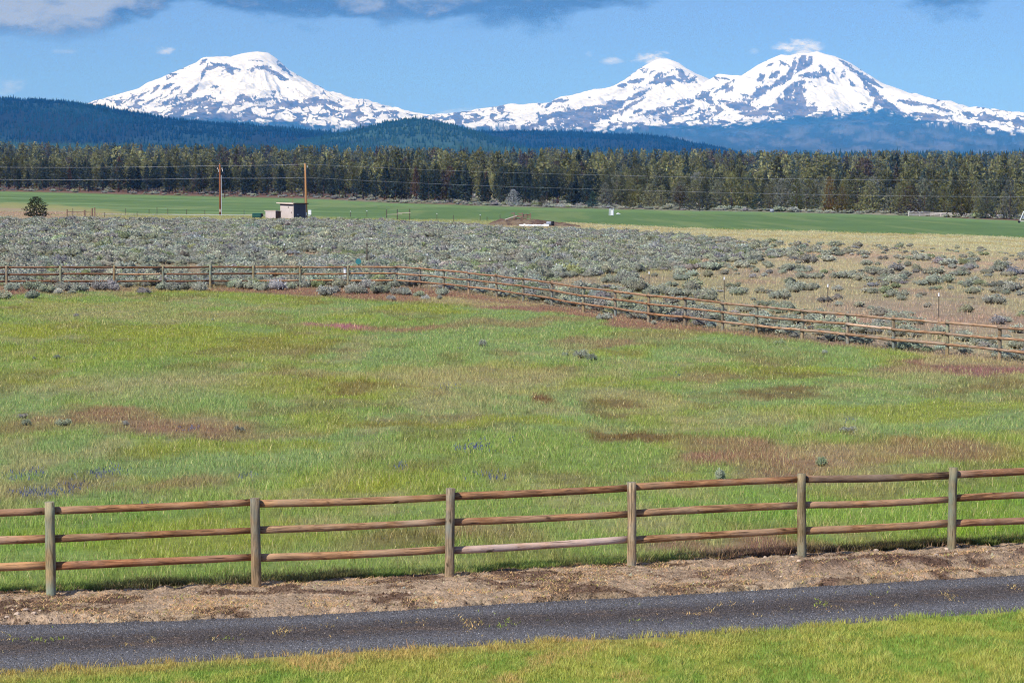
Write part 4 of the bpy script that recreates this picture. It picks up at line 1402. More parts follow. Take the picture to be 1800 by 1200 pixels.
T_ = sage_tint(len(X))
for i in range(len(X)):
    zone = 'left' if px[i] < 700 else ('field' if px[i] > 1250 and py[i] < interp(FENCE2, px[i]) - 34 else 'mid')
    SP.append((X[i], Y[i], Z[i], min(W_[i], 1.9), min(W_[i], 1.9) * rng.uniform(.62, .95), T_[i], zone))


def sage_at(x, y, wpx, hpx=None, zone='field', tint=(1, 1, 1)):
    p = at(x, y)
    w = wpx / F * p.y / .80
    h = (hpx if hpx else wpx * .62) / F * p.y / .60
    if w > 1.25:                                  # a wide clump is several bushes grown together
        n = int(round(w / .62))
        for i in range(n):
            q = (i + .5) / n - .5
            s_ = rng.uniform(.75, 1.1)
            xx, yy = p.x + q * w * .62 + rng.normal(0, .1), p.y + rng.normal(0, .45)
            tt = sage_tint(1)[0] * .25 + np.array(tint) * .75
            SP.append((xx, yy, float(ground_z(xx, yy)), s_, min(h, 1.35) * rng.uniform(.7, 1.0), tt, zone))
        return
    SP.append((p.x, p.y, p.z, w, h, np.array(tint), zone))


for x, y, w in [(1408, 510, 62), (1372, 527, 40), (1395, 514, 30), (1578, 522, 28), (1539, 480, 30), (1382, 476, 28), (1470, 489, 26), (1487, 489, 30), (1505, 488, 24), (1753, 477, 26), (1708, 469, 24), (1522, 466, 20), (1700, 459, 16), (1572, 562, 34), (1554, 550, 20), (1301, 517, 30),
                (1240, 525, 44), (1156, 517, 52), (1187, 521, 40), (1130, 512, 34), (1005, 488, 26), (1078, 496, 30), (1110, 503, 40), (1095, 492, 30), (1410, 489, 26), (1430, 490, 24), (1604, 571, 34), (1590, 585, 34), (1650, 590, 40), (1520, 586, 40), (1440, 562, 44), (1380, 547, 40), (1735, 606, 44), (1700, 600, 40), (1785, 612, 44), (1325, 580, 26), (1310, 549, 34), (1220, 548, 30), (1060, 540, 30)]:
    sage_at(x, y, w * .92, None, 'field', (1.08, 1.08, 1.06))
FRONT = [(8, 526, 20), (57, 525, 22), (55, 511, 22), (84, 515, 22), (112, 512, 24), (106, 517, 14), (125, 517, 12), (139, 514, 20), (176, 511, 24), (199, 511, 26), (253, 518, 18), (220, 505, 16), (286, 510, 20), (312, 511, 26), (344, 505, 20), (351, 511, 26), (414, 507, 26), (432, 509, 22), (445, 506, 24),
         (458, 511, 30), (491, 510, 24), (534, 505, 30), (573, 520, 26), (588, 515, 16), (593, 507, 24), (616, 513, 20), (632, 517, 28), (667, 516, 26), (701, 518, 26), (716, 519, 16), (739, 522, 14), (750, 528, 14), (689, 528, 12), (777, 520, 20), (772, 526, 10), (470, 505, 18), (650, 507, 22), (690, 505, 24), (20, 512, 18), (150, 504, 20), (380, 503, 24), (560, 506, 18), (514, 508, 16),
         (1063, 563, 18), (1373, 606, 14), (1448, 622, 10), (1697, 622, 20), (1150, 570, 10)]
for x, y, w in FRONT:
    sage_at(x, y, w * 1.1, w * .92, 'front', sage_tint(1)[0] * 1.05)

order = sorted(range(len(SP)), key=lambda i: SP[i][1] if SP[i][6] != 'front' else SP[i][1] - 60)
SLAB = {'front': ('rounded grey green sagebrush on the meadow side of the far rail fence', 'sagebrush in front of the far rail fence'),
        'left': ('grey green sagebrush just beyond the straight left run of the far rail fence', 'sagebrush beyond the left run of the far fence'),
        'mid': ('grey green sagebrush close behind the slanting right run of the far rail fence', 'sagebrush behind the slanting run of the far fence'),
        'field': ('scattered grey green sagebrush out on the reddish dry grass beyond the far fence', 'sagebrush scattered over the reddish dry grass')}
NIND = 275
for q in order[:NIND]:
    x, y, z, w, h, tn, zone = SP[q]
    o = obj('sagebrush', near_mesh[q % len(near_mesh)], None, (x, y, z - .02), rng.uniform(0, 6.28), (w * 1.06, w * 1.06, h * 1.06))
    o.color = (tn[0], tn[1], tn[2], 1)
    tag(o, SLAB[zone][0], 'shrub', SLAB[zone][1])
rest = np.array(order[NIND:])
A = np.array([[SP[q][0], SP[q][1], SP[q][2], SP[q][3], SP[q][4]] for q in rest])
TT = np.array([SP[q][5] for q in rest])
nearer = A[:, 1] < 235
for sel, pr in ((nearer, MIDP), (~nearer, FARP)):
    a = A[sel]
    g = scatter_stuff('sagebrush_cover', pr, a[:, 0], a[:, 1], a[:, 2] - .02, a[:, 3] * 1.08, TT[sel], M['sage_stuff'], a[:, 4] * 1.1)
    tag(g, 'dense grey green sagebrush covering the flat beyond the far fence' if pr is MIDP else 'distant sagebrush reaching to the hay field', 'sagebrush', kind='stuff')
# the pale strip of brush between hay field and forest, and under the trees
X, Y = sample_frustum(30000, 640, 1500, -.6, .25)
u_ = X / Y
px, py = proj(X, Y, ground_z(X, Y))
d_ = interp(PASTF, px) - py
k = (d_ > .6) & (d_ < 26) & (rng.uniform(0, 1, len(X)) < sst(26, 2, d_) * (.15 + .75 * sst(500, 850, px)) * (.2 + sst(.42, .58, fbm(X / 25, Y / 40, 1041))))
X, Y = X[k], Y[k]
w = rng.lognormal(.5, .4, len(X))
g = scatter_stuff('brush_cover', FARP, X, Y, ground_z(X, Y) - .02, w * 1.3, sage_tint(len(X)) * 1.0, M['sage_stuff'], w * .8)
tag(g, 'pale brush along the far edge of the green hay field', 'brush', kind='stuff')

# single shrubs standing in the meadow
for x, y, w, h, tn, lab in [
    (1020, 630, 18, 19, (1, 1, 1), 'pale sagebrush in mid meadow, larger of a close pair'),
    (1043, 634, 15, 16, (.72, .75, .72), 'dark sagebrush in mid meadow, smaller of a close pair'),
    (847, 609, 10, 14, (.95, .95, 1), 'narrow upright sagebrush alone in the middle of the meadow'),
    (809, 614, 10, 6, (1, 1.05, 1), 'tiny low sagebrush beside the narrow upright one in the meadow'),
    (100, 631, 14, 10, (.75, .78, .75), 'small dark sagebrush in the left of the meadow above a tiny one'),
    (60, 632, 10, 8, (.85, .85, .9), 'tiny grey sagebrush in the meadow far left'),
    (132, 558, 10, 9, (.9, .8, .9), 'small greyish sagebrush near the top left of the meadow'),
    (372, 564, 7, 6, (.85, .9, .9), 'tiny round sagebrush near the top of the meadow, left of the pink patch'),
    (46, 748, 17, 15, (.85, .9, .8), 'sagebrush at far left of the meadow beside the reddish patch'),
    (42, 735, 15, 10, (.9, .8, .95), 'greyer twiggy sagebrush just behind another at the far left of the meadow'),
    (113, 748, 19, 14, (1, 1.05, .9), 'pale sagebrush at the left tip of the reddish meadow patch'),
    (218, 748, 14, 11, (.9, .85, .95), 'faded sagebrush in the middle of the reddish patch on the left'),
    (417, 758, 14, 14, (.75, .72, .75), 'dull brownish sagebrush at the right end of the reddish patch'),
    (1265, 843, 16, 26, (1.15, 1.2, 1.1), 'tall pale sagebrush right behind the near fence top rail'),
    (1447, 818, 16, 20, (.8, .95, .7), 'green sagebrush in the reddish patch behind the near fence'),
    (1490, 760, 26, 14, (1, .98, 1.05), 'low grey sagebrush in the right of the meadow above the reddish patch'),
    (992, 627, 9, 10, (1, 1.1, 1), 'tiny pale sagebrush left of the close pair in mid meadow')]:
    p = at(x, y)
    o = obj('sagebrush', near_mesh[(x + y) % 7], None, (p.x, p.y, p.z - .02), x * .7, (w / F * p.y / .80 * 1.1, w / F * p.y / .80 * 1.1, h / F * p.y / .60 * 1.1))
    o.color = (tn[0], tn[1], tn[2], 1)
    tag(o, lab, 'shrub')


# ------------------------------------------------------------------ trees
def crown_proto(kind, r, n, sz):
    """unit-height crown of needle clumps; trunk is separate"""
    z = r.uniform(0, 1, n) ** (.80 if kind != 'juniper' else .9)
    lo = {'pine': .17, 'fir': .08, 'juniper': .05, 'ponderosa': .28}[kind]
    rad = {'pine': .215, 'fir': .185, 'juniper': .33, 'ponderosa': .23}[kind]
    if kind in ('pine', 'fir'):
        env = (1 - z) ** .75 * (.55 + .45 * np.minimum(z * 5, 1)) + .02
    elif kind == 'juniper':
        env = np.sqrt(np.maximum(1 - ((z - .34) / .68) ** 2, 0.0)) * (1 - .35 * z) + .02
    else:
        env = np.sqrt(np.maximum(1 - ((z - .42) / .62) ** 2, 0.01)) * (.75 + .25 * r.uniform(0, 1, n))
    a = r.uniform(0, 6.28, n)
    lobe = 1 + .30 * np.sin(a * 3 + r.uniform(0, 6) + z * 9) * r.uniform(.4, 1) + .22 * np.sin(a * 2 + z * 23 + r.uniform(0, 6))
    rr = rad * env * lobe * r.uniform(.35, 1.05, n) ** .7
    layer = np.sin(z * 38 + a * 1.0) * .5 + .5
    keep_ = r.uniform(0, 1, n) < .65 + .35 * layer
    P = np.stack([np.cos(a) * rr, np.sin(a) * rr, lo + (1 - lo) * z], -1)
    OUT = np.stack([np.cos(a), np.sin(a), .25 + 0 * a], -1)
    D = np.stack([np.cos(a) * .6, np.sin(a) * .6, r.normal(.15 if kind != 'juniper' else .7, .6, n)], -1) + r.normal(0, .3, (n, 3))
    size = sz * (.105 if kind != 'juniper' else .115) * (.55 + .6 * (1 - z)) * r.uniform(.6, 1.3, n)
    top = z > .93
    D[top] = np.array([0, 0, 1])
    P, D, size, OUT = P[keep_], D[keep_], size[keep_], OUT[keep_]
    V, Q = tufts(P, D, size, .62, r, OUT)
    cl = r.lognormal(0, .16, len(P)) * (1 + .18 * np.sin(P[:, 0] * 30 + P[:, 2] * 21))
    C = np.repeat(np.ones((len(P), 3)) * cl[:, None] * (1 + r.normal(0, .05, (len(P), 3))), 4, 0)
    return V, Q, C


tr = np.random.default_rng(33)
KIND = ['pine'] * 4 + ['fir'] * 2 + ['ponderosa'] * 3 + ['juniper'] * 4
CP = [crown_proto(k, tr, 1000, .60) for k in KIND]
CP.append(crown_proto('juniper', tr, 2600, .5))
crown_mesh = [raw_mesh('crown', v, q, M['crown'], c) for v, q, c in CP]
CPN = [crown_proto(k, tr, 420, .82) for k in KIND]
CPF = [crown_proto(k, tr, 210, 1.05) for k in KIND]


def trunk_mesh(h0):
    b = MB()
    b.tube([(0, 0, -.02), (.004, 0, .2), (-.004, .003, .5), (0, 0, .93)], [.016, .0125, .009, .002], 6)
    for i in range(5):
        a, z0 = i * 2.4, .22 + i * .11
        b.tube([(0, 0, z0), (math.cos(a) * .13 * (1 - z0), math.sin(a) * .13 * (1 - z0), z0 + .03)], [.005, .002], 4, False)
    return b.mesh('trunk', M['bark'])


trunk_m = trunk_mesh(0)


def tree(name, p, h, wf, ci, tint, label, group=None, cat='tree', rz=None):
    root = empty(name, p, rng.uniform(0, 6.28) if rz is None else rz)
    tag(root, label, cat, group)
    c = obj('crown', crown_mesh[ci], root, (0, 0, 0), 0, (h * wf, h * wf, h))
    c.color = (tint[0], tint[1], tint[2], 1)
    obj('trunk', trunk_m, root, (0, 0, 0), 0, (h, h, h))
    return root


DARK = np.array([.042, .056, .044])  # pine green with the left front's cloud shade put in
OLIVE = np.array([.185, .182, .078])
GREY = np.array([.185, .190, .125])


def yfront(px):
    ps = np.linspace(-200, 2000, 45)
    if not hasattr(yfront, 'v'):
        yfront.v = np.array([at(x, interp(PASTF, x) - 1.5).y for x in ps])
    return np.interp(px, ps, yfront.v)


TZ = [(-999, 386, 'left of the first brown utility pole'), (386, 537, 'between the two utility poles'), (537, 860, 'right of the second utility pole'), (860, 1065, 'beyond the dirt mound'),
      (1065, 1340, 'beyond the white irrigation stand'), (1340, 1600, 'left of the white rail fence'), (1600, 2900, 'behind the white rail fence')]


def tree_look(px, depth):
    """kind, tint, width and height for a tree at the forest front; pines left carry cloud shade in their colour, olive junipers right"""
    r_ = rng.uniform(0, 1)
    right = float(sst(980, 1120, px))
    if rng.uniform(0, 1) < right * (.75 if depth < 45 else .35):
        ci = int(rng.integers(9, 13))
        tint = (OLIVE * rng.uniform(.55, 1.2) if r_ < .55 else GREY * rng.uniform(.7, 1.1)) * np.array([1, 1, rng.uniform(.8, 1.2)])
        nm, hh, wf = 'juniper_tree', rng.uniform(8, 13), rng.uniform(.85, 1.25)
    else:
        ci = int(rng.integers(0, 9))
        dk = float(sst(30, 75, depth + rng.normal(0, 18))) if right < .5 else .6 * rng.uniform(.3, 1.2)  # painted cloud shade fades to olive behind the front rows
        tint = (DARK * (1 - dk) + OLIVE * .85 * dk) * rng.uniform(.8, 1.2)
        nm, hh, wf = 'pine_tree', rng.uniform(9, 14.5) + dk * 2.5, rng.uniform(.8, 1.15)
    if r_ > .965 and depth > 20:
        tint = np.array([.10, .065, .045]) * rng.uniform(.8, 1.1)
    return ci, tint, nm, hh, wf


cnt = 0
front_pts = []
for row in range(4):
    n_row = 73
    for i in range(n_row):
        u = -.222 + .446 * (i + rng.uniform(.1, .9)) / n_row
        px = 900 + u * F
        dep = row * 15 + rng.uniform(0, 14) + (12 if px < 1000 else 4) * (fbm(np.array([u * 90.]), np.array([3.]), 1101)[0] * 2)
        Yt = float(yfront(px)) + 14 + dep + (10 if 1340 < px < 1560 else 0)
        Xt = u * Yt
        p = Vector((Xt, Yt, float(ground_z(Xt, Yt))))
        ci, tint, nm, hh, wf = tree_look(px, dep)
        zone = [z_ for z_ in TZ if z_[0] <= px < z_[1]][0][2]
        dark = nm == 'pine_tree'
        lab = ('shade tinted dark pine in the forest front ' if dark else 'bushy olive juniper in the forest front ') + zone
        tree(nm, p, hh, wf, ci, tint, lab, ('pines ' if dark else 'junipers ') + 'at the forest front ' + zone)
        cnt += 1

# trees one can tell apart
for nm, x, y, hp, wp, ci, tint, lab in [
    ('juniper_tree', 64, 382, 36, 38, 13, (.050, .056, .028), 'dark bushy juniper standing alone in the sagebrush at the left'),
    ('spruce_tree', 1042, 362, 26, 24, 4, (.060, .105, .085), 'small blue green spruce before the forest'),
    ('flowering_tree', 902, 357, 24, 24, 10, (.30, .31, .30), 'small whitish tree against the dark pines'),
    ('juniper_tree', 953, 357, 13, 12, 11, (.085, .075, .045), 'short brownish juniper between the whitish tree and the blue green spruce'),
    ('juniper_tree', 226, 339, 14, 12, 5, (.025, .045, .030), 'short dark evergreen at the hay field edge left of the first pole'),
    ('juniper_tree', 1458, 371, 60, 24, 9, (.135, .085, .025), 'tall rusty orange tinted conifer at the forest front'),
    ('juniper_tree', 1480, 372, 44, 22, 11, (.115, .085, .028), 'shorter orange tinted conifer beside the tall rusty one'),
    ('juniper_tree', 1400, 366, 52, 22, 12, (.080, .085, .024), 'slim yellow green conifer left of the rusty orange one'),
    ('juniper_tree', 1600, 377, 50, 44, 10, (.088, .072, .045), 'broad brownish juniper at the left end of the white rail fence'),
    ('juniper_tree', 1640, 377, 38, 30, 9, (.075, .078, .045), 'round olive juniper in front of the white rail fence'),
    ('juniper_tree', 1690, 379, 62, 38, 12, (.085, .078, .030), 'tall full yellow olive juniper by the white rail fence'),
    ('juniper_tree', 1735, 380, 50, 34, 11, (.085, .095, .062), 'grey green juniper before the white rails near the right edge'),
    ('pine_tree', 1195, 369, 42, 24, 6, (.075, .058, .032), 'brownish open crowned pine beyond the irrigation stand'),
    ('pine_tree', 395, 348, 62, 22, 7, (.024, .032, .028), 'dark dense pine just behind the first utility pole'),
    ('juniper_tree', 1230, 371, 36, 44, 9, (.085, .085, .058), 'spreading pale olive juniper shading the canopy tent'),
    ('juniper_tree', 1330, 366, 22, 26, 9, (.045, .065, .042), 'low round green juniper at the field edge right of the canopy tent'),
    ('juniper_tree', 1775, 378, 66, 30, 10, (.11, .115, .09), 'tall pale grey juniper near the right edge')]:
    yb_ = max(y, float(interp(PASTF, x)) - 1.2)
    hp += yb_ - y
    p = at(x, yb_)
    h = hp / F * p.y
    base_w = {'juniper_tree': .62, 'flowering_tree': .62, 'spruce_tree': .40, 'pine_tree': .46}[nm]
    tree(nm, p, h, (wp / hp) / base_w, ci, tint, lab)

# the wood behind, one mass
N = 5200
u = rng.uniform(-.25, .25, N)
px = 900 + u * F
D_ = 70 + rng.uniform(0, 1, N) ** 1.15 * 1900
Y = yfront(px) + D_
X = u * Y
open_ = fbm(X / 45, Y / 110, 1121)
k = (open_ < .62) | (rng.uniform(0, 1, N) < .3)
X, Y, px, D_ = X[k], Y[k], px[k], D_[k]
n = len(X)
Hh = np.clip(rng.lognormal(2.46, .26, n) * np.where(rng.uniform(0, 1, n) < .06, 1.35, 1.0) * (1 + .15 * sst(0, 600, D_)), 6, 21)
T = OLIVE[None] * rng.lognormal(-.12, .30, n)[:, None] * np.array([1, 1, 1])
mixw = rng.uniform(0, 1, n)
T[mixw < .20] = DARK * 1.5 * rng.lognormal(0, .2, (int((mixw < .20).sum()), 1))
T[mixw > .90] = np.array([.095, .075, .058]) * rng.lognormal(0, .18, (int((mixw > .90).sum()), 1))
T = T * (1 - .25 * (sst(220, 90, D_) * sst(1100, 900, px))[:, None])  # left front darkened in colour as under a cloud
w_ = Hh * rng.uniform(.75, 1.15, n)
pi_far = D_ > 450
for sel, pr, lab in ((~pi_far, CPN[:11], 'wood of olive and brown conifers behind the front trees'), (pi_far, CPF[:9], 'conifers receding up the slope towards the hills')):
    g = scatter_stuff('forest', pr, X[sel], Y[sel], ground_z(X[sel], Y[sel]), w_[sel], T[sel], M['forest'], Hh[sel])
    tag(g, lab, 'forest', kind='stuff')
#@@PART4

# ------------------------------------------------------------------ poles and wires
def pole_height(px, y0, y1):
    p = at(px, y0)
    return p, (y0 - y1) / F * p.y


pA, hA = pole_height(387, 379, 289)
pB, hB = pole_height(537.5, 385, 288)
# --- first pole: dark red brown, with a drop of grey conduit and a cluster of fittings
r = empty('utility_pole', pA)
tag(r, 'dark red brown utility pole with grey conduit and clustered fittings near its top', 'utility pole', 'utility poles')
o = MB().tube([(0, 0, -.3), (.01, 0, hA * .5), (-.03, 0, hA)], [.20, .17, .14], 10).build('shaft', M['pole'], r, smooth=True)
o.color = (.75, .62, .6, 1)
MB().tube([(.27, -.10, -.1), (.27, -.10, hA * .79)], .055, 6).build('conduit', M['metal'], r)
MB().box((0, 0, hA - 1.0), (1.1, .10, .12)).build('crossarm', M['board'], r)
for x in (-.45, .42):
    MB().tube([(x, 0, hA - .94), (x, 0, hA - .70)], [.05, .07], 6).build('insulator', M['white'], r)
MB().tube([(0, -.02, hA - .02), (0, -.02, hA + .16)], [.05, .06], 6).build('insulator', M['metal'], r)
MB().tube([(.52, -.1, hA - 1.45), (.52, -.1, hA - .98)], [.06, .06], 6).build('cutout', M['white'], r)
MB().tube([(-.22, -.12, hA - 1.55), (-.22, -.12, hA - 1.02)], [.05, .05], 6).build('cutout', M['metal'], r)
MB().box((0.0, -.20, 1.0), (.22, .03, .55)).build('tag_plate', M['roofing'], r)
# --- second pole: paler orange, by the shed
r = empty('utility_pole', pB)
tag(r, 'pale orange brown utility pole right beside the pump shed', 'utility pole', 'utility poles')
o = MB().tube([(.18, 0, -.3), (.05, 0, hB * .5), (-.10, 0, hB)], [.20, .17, .14], 10).build('shaft', M['pole'], r, smooth=True)
o.color = (1.25, 1.6, 1.7, 1)
MB().tube([(-.2, -.1, 1.3), (-.22, -.1, hB * .7)], .045, 6).build('conduit', M['board'], r)
MB().tube([(.12, 0, hB - .45), (.32, 0, hB - .45)], .035, 6).build('bracket', M['darkmetal'], r)
MB().tube([(.36, 0, hB - .75), (.36, 0, hB - .35)], [.12, .12], 8).build('transformer', M['grey'], r)
MB().tube([(-.10, 0, hB - .02), (-.10, 0, hB + .14)], [.05, .06], 6).build('insulator', M['metal'], r)
MB().box((.14, -.20, .95), (.24, .03, .55)).build('tag_plate', M['white'], r)


def wire(pts, label, rad=.0095):
    """a span of sagging wire through photo points (x, y, distance)"""
    P = [at_depth(*q) for q in pts]
    out = []
    for i in range(len(P) - 1):
        L = (P[i + 1] - P[i]).length
        for k in range(12):
            q = k / 12
            out.append(P[i].lerp(P[i + 1], q) - Vector((0, 0, 1)) * (L * .0035 * 4 * q * (1 - q)))
    out.append(P[-1])
    o = MB().tube(out, rad, 5).build('power_line', M['wire'])
    return tag(o, label, 'wire', 'overhead wires')


ya, yb = pA.y, pB.y
wire([(-420, 297, 560), (0, 294, 500), (386, 291, ya), (537, 288.5, yb), (1090, 308.5, 500), (1800, 317, 520), (2300, 312, 520)], 'upper of the two thin pale wires strung between the utility poles')
wire([(-420, 318, 560), (0, 315.5, 500), (386, 313, ya), (537, 312, yb), (1090, 333.5, 500), (1800, 346, 520), (2300, 343, 520)], 'lower of the two thin pale wires strung between the utility poles')

# ------------------------------------------------------------------ pump shed and what stands round it
ps = at(516, 385)
s_ = ps.y / F                                    # metres per photo pixel there
r = empty('pump_shed', ps, R(-40))
tag(r, 'small pale pump shed with one side coloured as shaded and a flat overhanging roof', 'shed')
W, D, H = 33 * s_, 30 * s_, 27.0 * s_            # front along local x, side along local y
# local axes: x runs along the pale front (towards the corner), y runs back along the side whose shade is in its colour
MB().box((-W / 2, .05, H / 2), (W, .10, H)).build('front_wall', M['shed'], r)
MB().box((-.05, D / 2 + .05, H / 2 - .02), (.10, D - .1, H - .04)).build('side_wall', M['shedshade'], r)
MB().box((-W / 2, D + .05, H / 2 - .05), (W, .10, H - .1)).build('back_wall', M['shed'], r)
MB().box((-W + .05, D / 2 + .05, H / 2 - .02), (.10, D - .1, H - .04)).build('side_wall', M['shed'], r)
MB().box((-W / 2, -.02, H - .17), (W + .02, .05, .34)).build('frieze_board', M['shedtrim'], r)
MB().box((-.02, -.03, H * .42), (.14, .06, H * .84)).build('corner_board', M['roofing'], r)
rf = MB().box((-W / 2 - .10, D / 2, H + .08), (W + .9, D + .75, .10), ry=R(2.5)).build('roof', M['roofing'], r)
MB().box((-W / 2 - .10, -.42, H + .06), (W + .95, .05, .20), ry=R(2.5)).build('fascia', M['roofing'], rf)
MB().box((W * .0 + .40, D / 2, H + .03), (.05, D + .78, .18)).build('fascia', M['hutside'], rf)
MB().box((-W * .38, -.015, H * .76), (.20, .04, .24)).build('vent', M['darkmetal'], r)
d_ = MB().box((-W * .28, -.012, H * .40), (W * .40, .03, H * .74)).build('door', M['shed'], r)
MB().box((-W * .15, -.05, H * .42), (.08, .06, .34)).build('handle', M['darkmetal'], d_)
MB().box((.012, D * .45, H * .68), (.03, .18, .18)).build('vent', M['black'], r)
MB().tube([(.03, D * .35, .7), (.03, D * .35, .95)], .06, 6).build('outlet_box', M['metal'], r)

p = at(515.6, 384.5)
p.y -= 1.6
r = empty('antenna_mast', p)
tag(r, 'thin pale mast standing in front of the pump shed corner', 'mast')
MB().tube([(0, 0, -.2), (0, 0, 2.9)], .06, 6).build('lower_tube', M['roofing'], r)
MB().tube([(0, 0, 2.9), (.01, 0, 4.6)], [.04, .035], 6).build('upper_tube', M['board'], r)

p = at(480, 384.5)
r = empty('pump_hut', p, R(-32))
tag(r, 'low pale hut with brown side beside the pump shed', 'hut')
W, D, H = 22 * s_, 15 * s_, 13 * s_
MB().box((-W / 2 + .6, 0, H / 2), (W, .08, H)).build('front_wall', M['shed'], r)
MB().box((.6 - .04, D / 2 + .04, H / 2), (.08, D - .08, H)).build('side_wall', M['hutside'], r)
MB().box((.6 - W + .04, D / 2 + .04, H / 2), (.08, D - .08, H)).build('side_wall', M['shed'], r)
MB().box((-W / 2 + .6, D, H / 2 - .05), (W, .08, H - .1)).build('back_wall', M['shed'], r)
MB().box((-W / 2 + .6, D / 2, H + .06), (W + .35, D + .3, .12), rx=R(-4)).build('roof', M['roofing'], r)

p = at(452, 384)
r = empty('fuel_tank', p, R(-8))
tag(r, 'low dark green steel tank left of the low pale hut', 'tank')
MB().box((0, 0, .55), (1.7, .95, .75)).build('tank_body', M['teal'], r, bevel=.08)
MB().box((0, 0, .96), (1.75, 1.0, .06)).build('lid', M['aqua'], r)
MB().box((.98, 0, .62), (.26, .6, .55)).build('pump_unit', M['black'], r)
for x in (-.65, .65):
    MB().box((x, 0, .085), (.14, .9, .17)).build('skid', M['darkmetal'], r)

p = at(544.5, 382)
r = empty('electric_cabinet', p, R(6))
tag(r, 'white electric cabinet on a dark post at the right of the pump shed', 'cabinet')
MB().box((0, 0, .95), (.62, .35, .95)).build('cabinet_box', M['white'], r, bevel=.02)
MB().box((.26, .1, .55), (.12, .2, 1.3)).build('post', M['black'], r)
MB().box((0, -.18, .95), (.54, .02, .86)).build('door', M['white'], r)


# ------------------------------------------------------------------ stakes, braces and wire fences at the hay field's edge
def stake(x, y0, y1, label, group, wpx=1.3, cap=None, mat='darkmetal', lean=0):
    p = at(x, y0)
    h = (y0 - y1) / F * p.y
    w = max(wpx / F * p.y / 2, .02)
    r = empty('fence_stake', p)
    tag(r, label, 'stake', group)
    MB().tube([(0, 0, -.1), (lean, 0, h)], w, 5).build('shaft', M[mat], r)
    if cap:
        MB().tube([(lean, 0, h - .02), (lean, 0, h + cap)], [w * 1.7, w * 1.4], 6).build('cap', M['white'], r)
    return r


TP = 'thin steel stake with a white cap'
for x, y0, y1, w, lab in [(1273, 526, 491, 1.5, 'white capped steel stake in the dry field, left of three'), (1455, 538, 504, 1.5, 'white capped steel stake in the dry field, middle of three'), (1650, 560, 520, 1.6, 'white capped steel stake in the dry field, right of three'),
                          (1141, 500, 481, 1.3, 'white capped steel stake where sagebrush meets bare red ground'), (978, 478, 466, 1.3, 'short white capped stake among the sagebrush by the fence bend'), (751, 470, 449, 1.3, 'white capped steel stake in sagebrush right of the fence corner'),
                          (500, 452, 431, 1.2, 'white capped steel stake deep in sagebrush behind the straight fence run'), (566, 450, 434, 1.2, 'white capped stake in the sagebrush left of the tall dark post'), (861, 474, 457, 1.3, 'leaning white capped stake in the sagebrush above the slanting fence'),
                          (358, 424, 417, 1.2, 'small pale stake far out in the sagebrush, left one'), (425, 431, 422, 1.2, 'small pale stake far out in the sagebrush, right one'), (32, 398, 392, 1.1, 'tiny pale stake in the sagebrush at far left'), (908, 486, 473, 1.3, 'pale stake beside the slanting fence rails')]:
    stake(x, y0, y1, lab, 'white capped stakes in the sagebrush and dry field', w, .16)
g = 'dark stakes of the wire fence along the hay field'
EG = 'thin dark stake of the wire fence along the hay field edge'
for x, y0, y1 in [(128, 382, 366), (151, 382, 369), (184, 382, 373), (221, 379, 366), (241, 387, 372), (262, 376, 368), (276, 376, 364), (295, 377, 367), (328, 378, 368), (360, 379, 369), (429, 379, 369), (616, 381, 372), (645, 381, 371), (768, 386, 376), (844, 388, 378), (856, 389, 381), (797, 392, 378), (879, 388, 377)]:
    stake(x, y0, y1, EG, g, 1.0, .12 if x in (616, 645, 768, 844) else None)


def posts_frame(name, label, cat, posts, rails, mat='board', rmat='board', pw=1.8, rw=1.2):
    p0 = at(posts[0][0], posts[0][1])
    r = empty(name, p0)
    tag(r, label, cat)
    for x, y0, y1, k in posts:
        p = at(x, y0)
        h = (y0 - y1) / F * p0.y
        MB().tube([Vector((p.x, p0.y, p.z)) - p0 - Vector((0, 0, .2)), Vector((p.x, p0.y, p.z)) - p0 + Vector((0, 0, h))], pw * k / F * p0.y / 2, 7).build('post', M[mat], r)
    for xa, ya_, xb, yb_ in rails:
        a, b = at_depth(xa, ya_, p0.y - .1) - p0, at_depth(xb, yb_, p0.y - .1) - p0
        MB().tube([a, b], rw / F * p0.y / 2, 6).build('rail', M[rmat], r)
    return r


posts_frame('brace_frame', 'weathered brown wooden corner brace posts left of the first pole', 'fence', [(118, 381, 368, 1.2), (143, 382, 369, 1.5), (160, 382, 366, 1.6), (165.6, 382, 364.5, 1.3)], [(118, 372, 143, 372.5), (143, 372.5, 160, 373)])
posts_frame('brace_frame', 'dark post and rail brace right of the pump shed', 'fence', [(679.7, 386, 368, 1), (699.6, 386, 368, 1), (722.6, 386, 367.5, 1)], [(680, 377, 707, 376.5), (699, 374, 722, 374)], 'darkmetal', 'roofing', 1.5, .9)
p = at(440, 379)
q = at(184, 379)
o = MB().tube([at(180, 380) + Vector((0, 0, .35)), at(300, 380.5) + Vector((0, 0, .35)), at(440, 382) + Vector((0, 0, .40)), at(545, 383.5) + Vector((0, 0, .45))], .05, 6).build('irrigation_pipe', M['white'])
tag(o, 'long thin white pipe running left from the pump shed', 'pipe')
p = at(645, 468)
p.z -= .0
r = empty('fence_post', p)
tag(r, 'tall dark post standing alone in the sagebrush behind the fence', 'post')
hh = (468 - 427) / F * p.y
MB().tube([(0, 0, -.2), (0, 0, hh)], [2.3 / F * p.y / 2 * 1.05, 2.3 / F * p.y / 2], 8).build('shaft', M['darkmetal'], r)
MB().tube([(0, 0, hh), (0, 0, hh + .03)], [.05, .02], 8).build('cap', M['darkmetal'], r)
p = at(606, 495)
r = empty('marker_post', p)
tag(r, 'short white marker post behind the straight run of the far fence', 'post')
MB().box((0, 0, .5), (.14, .06, 1.1)).build('blade', M['white'], r, bevel=.01)
MB().box((0, -.035, .92), (.12, .01, .14)).build('reflector', M['grey'], r)
p = at(630, 480)
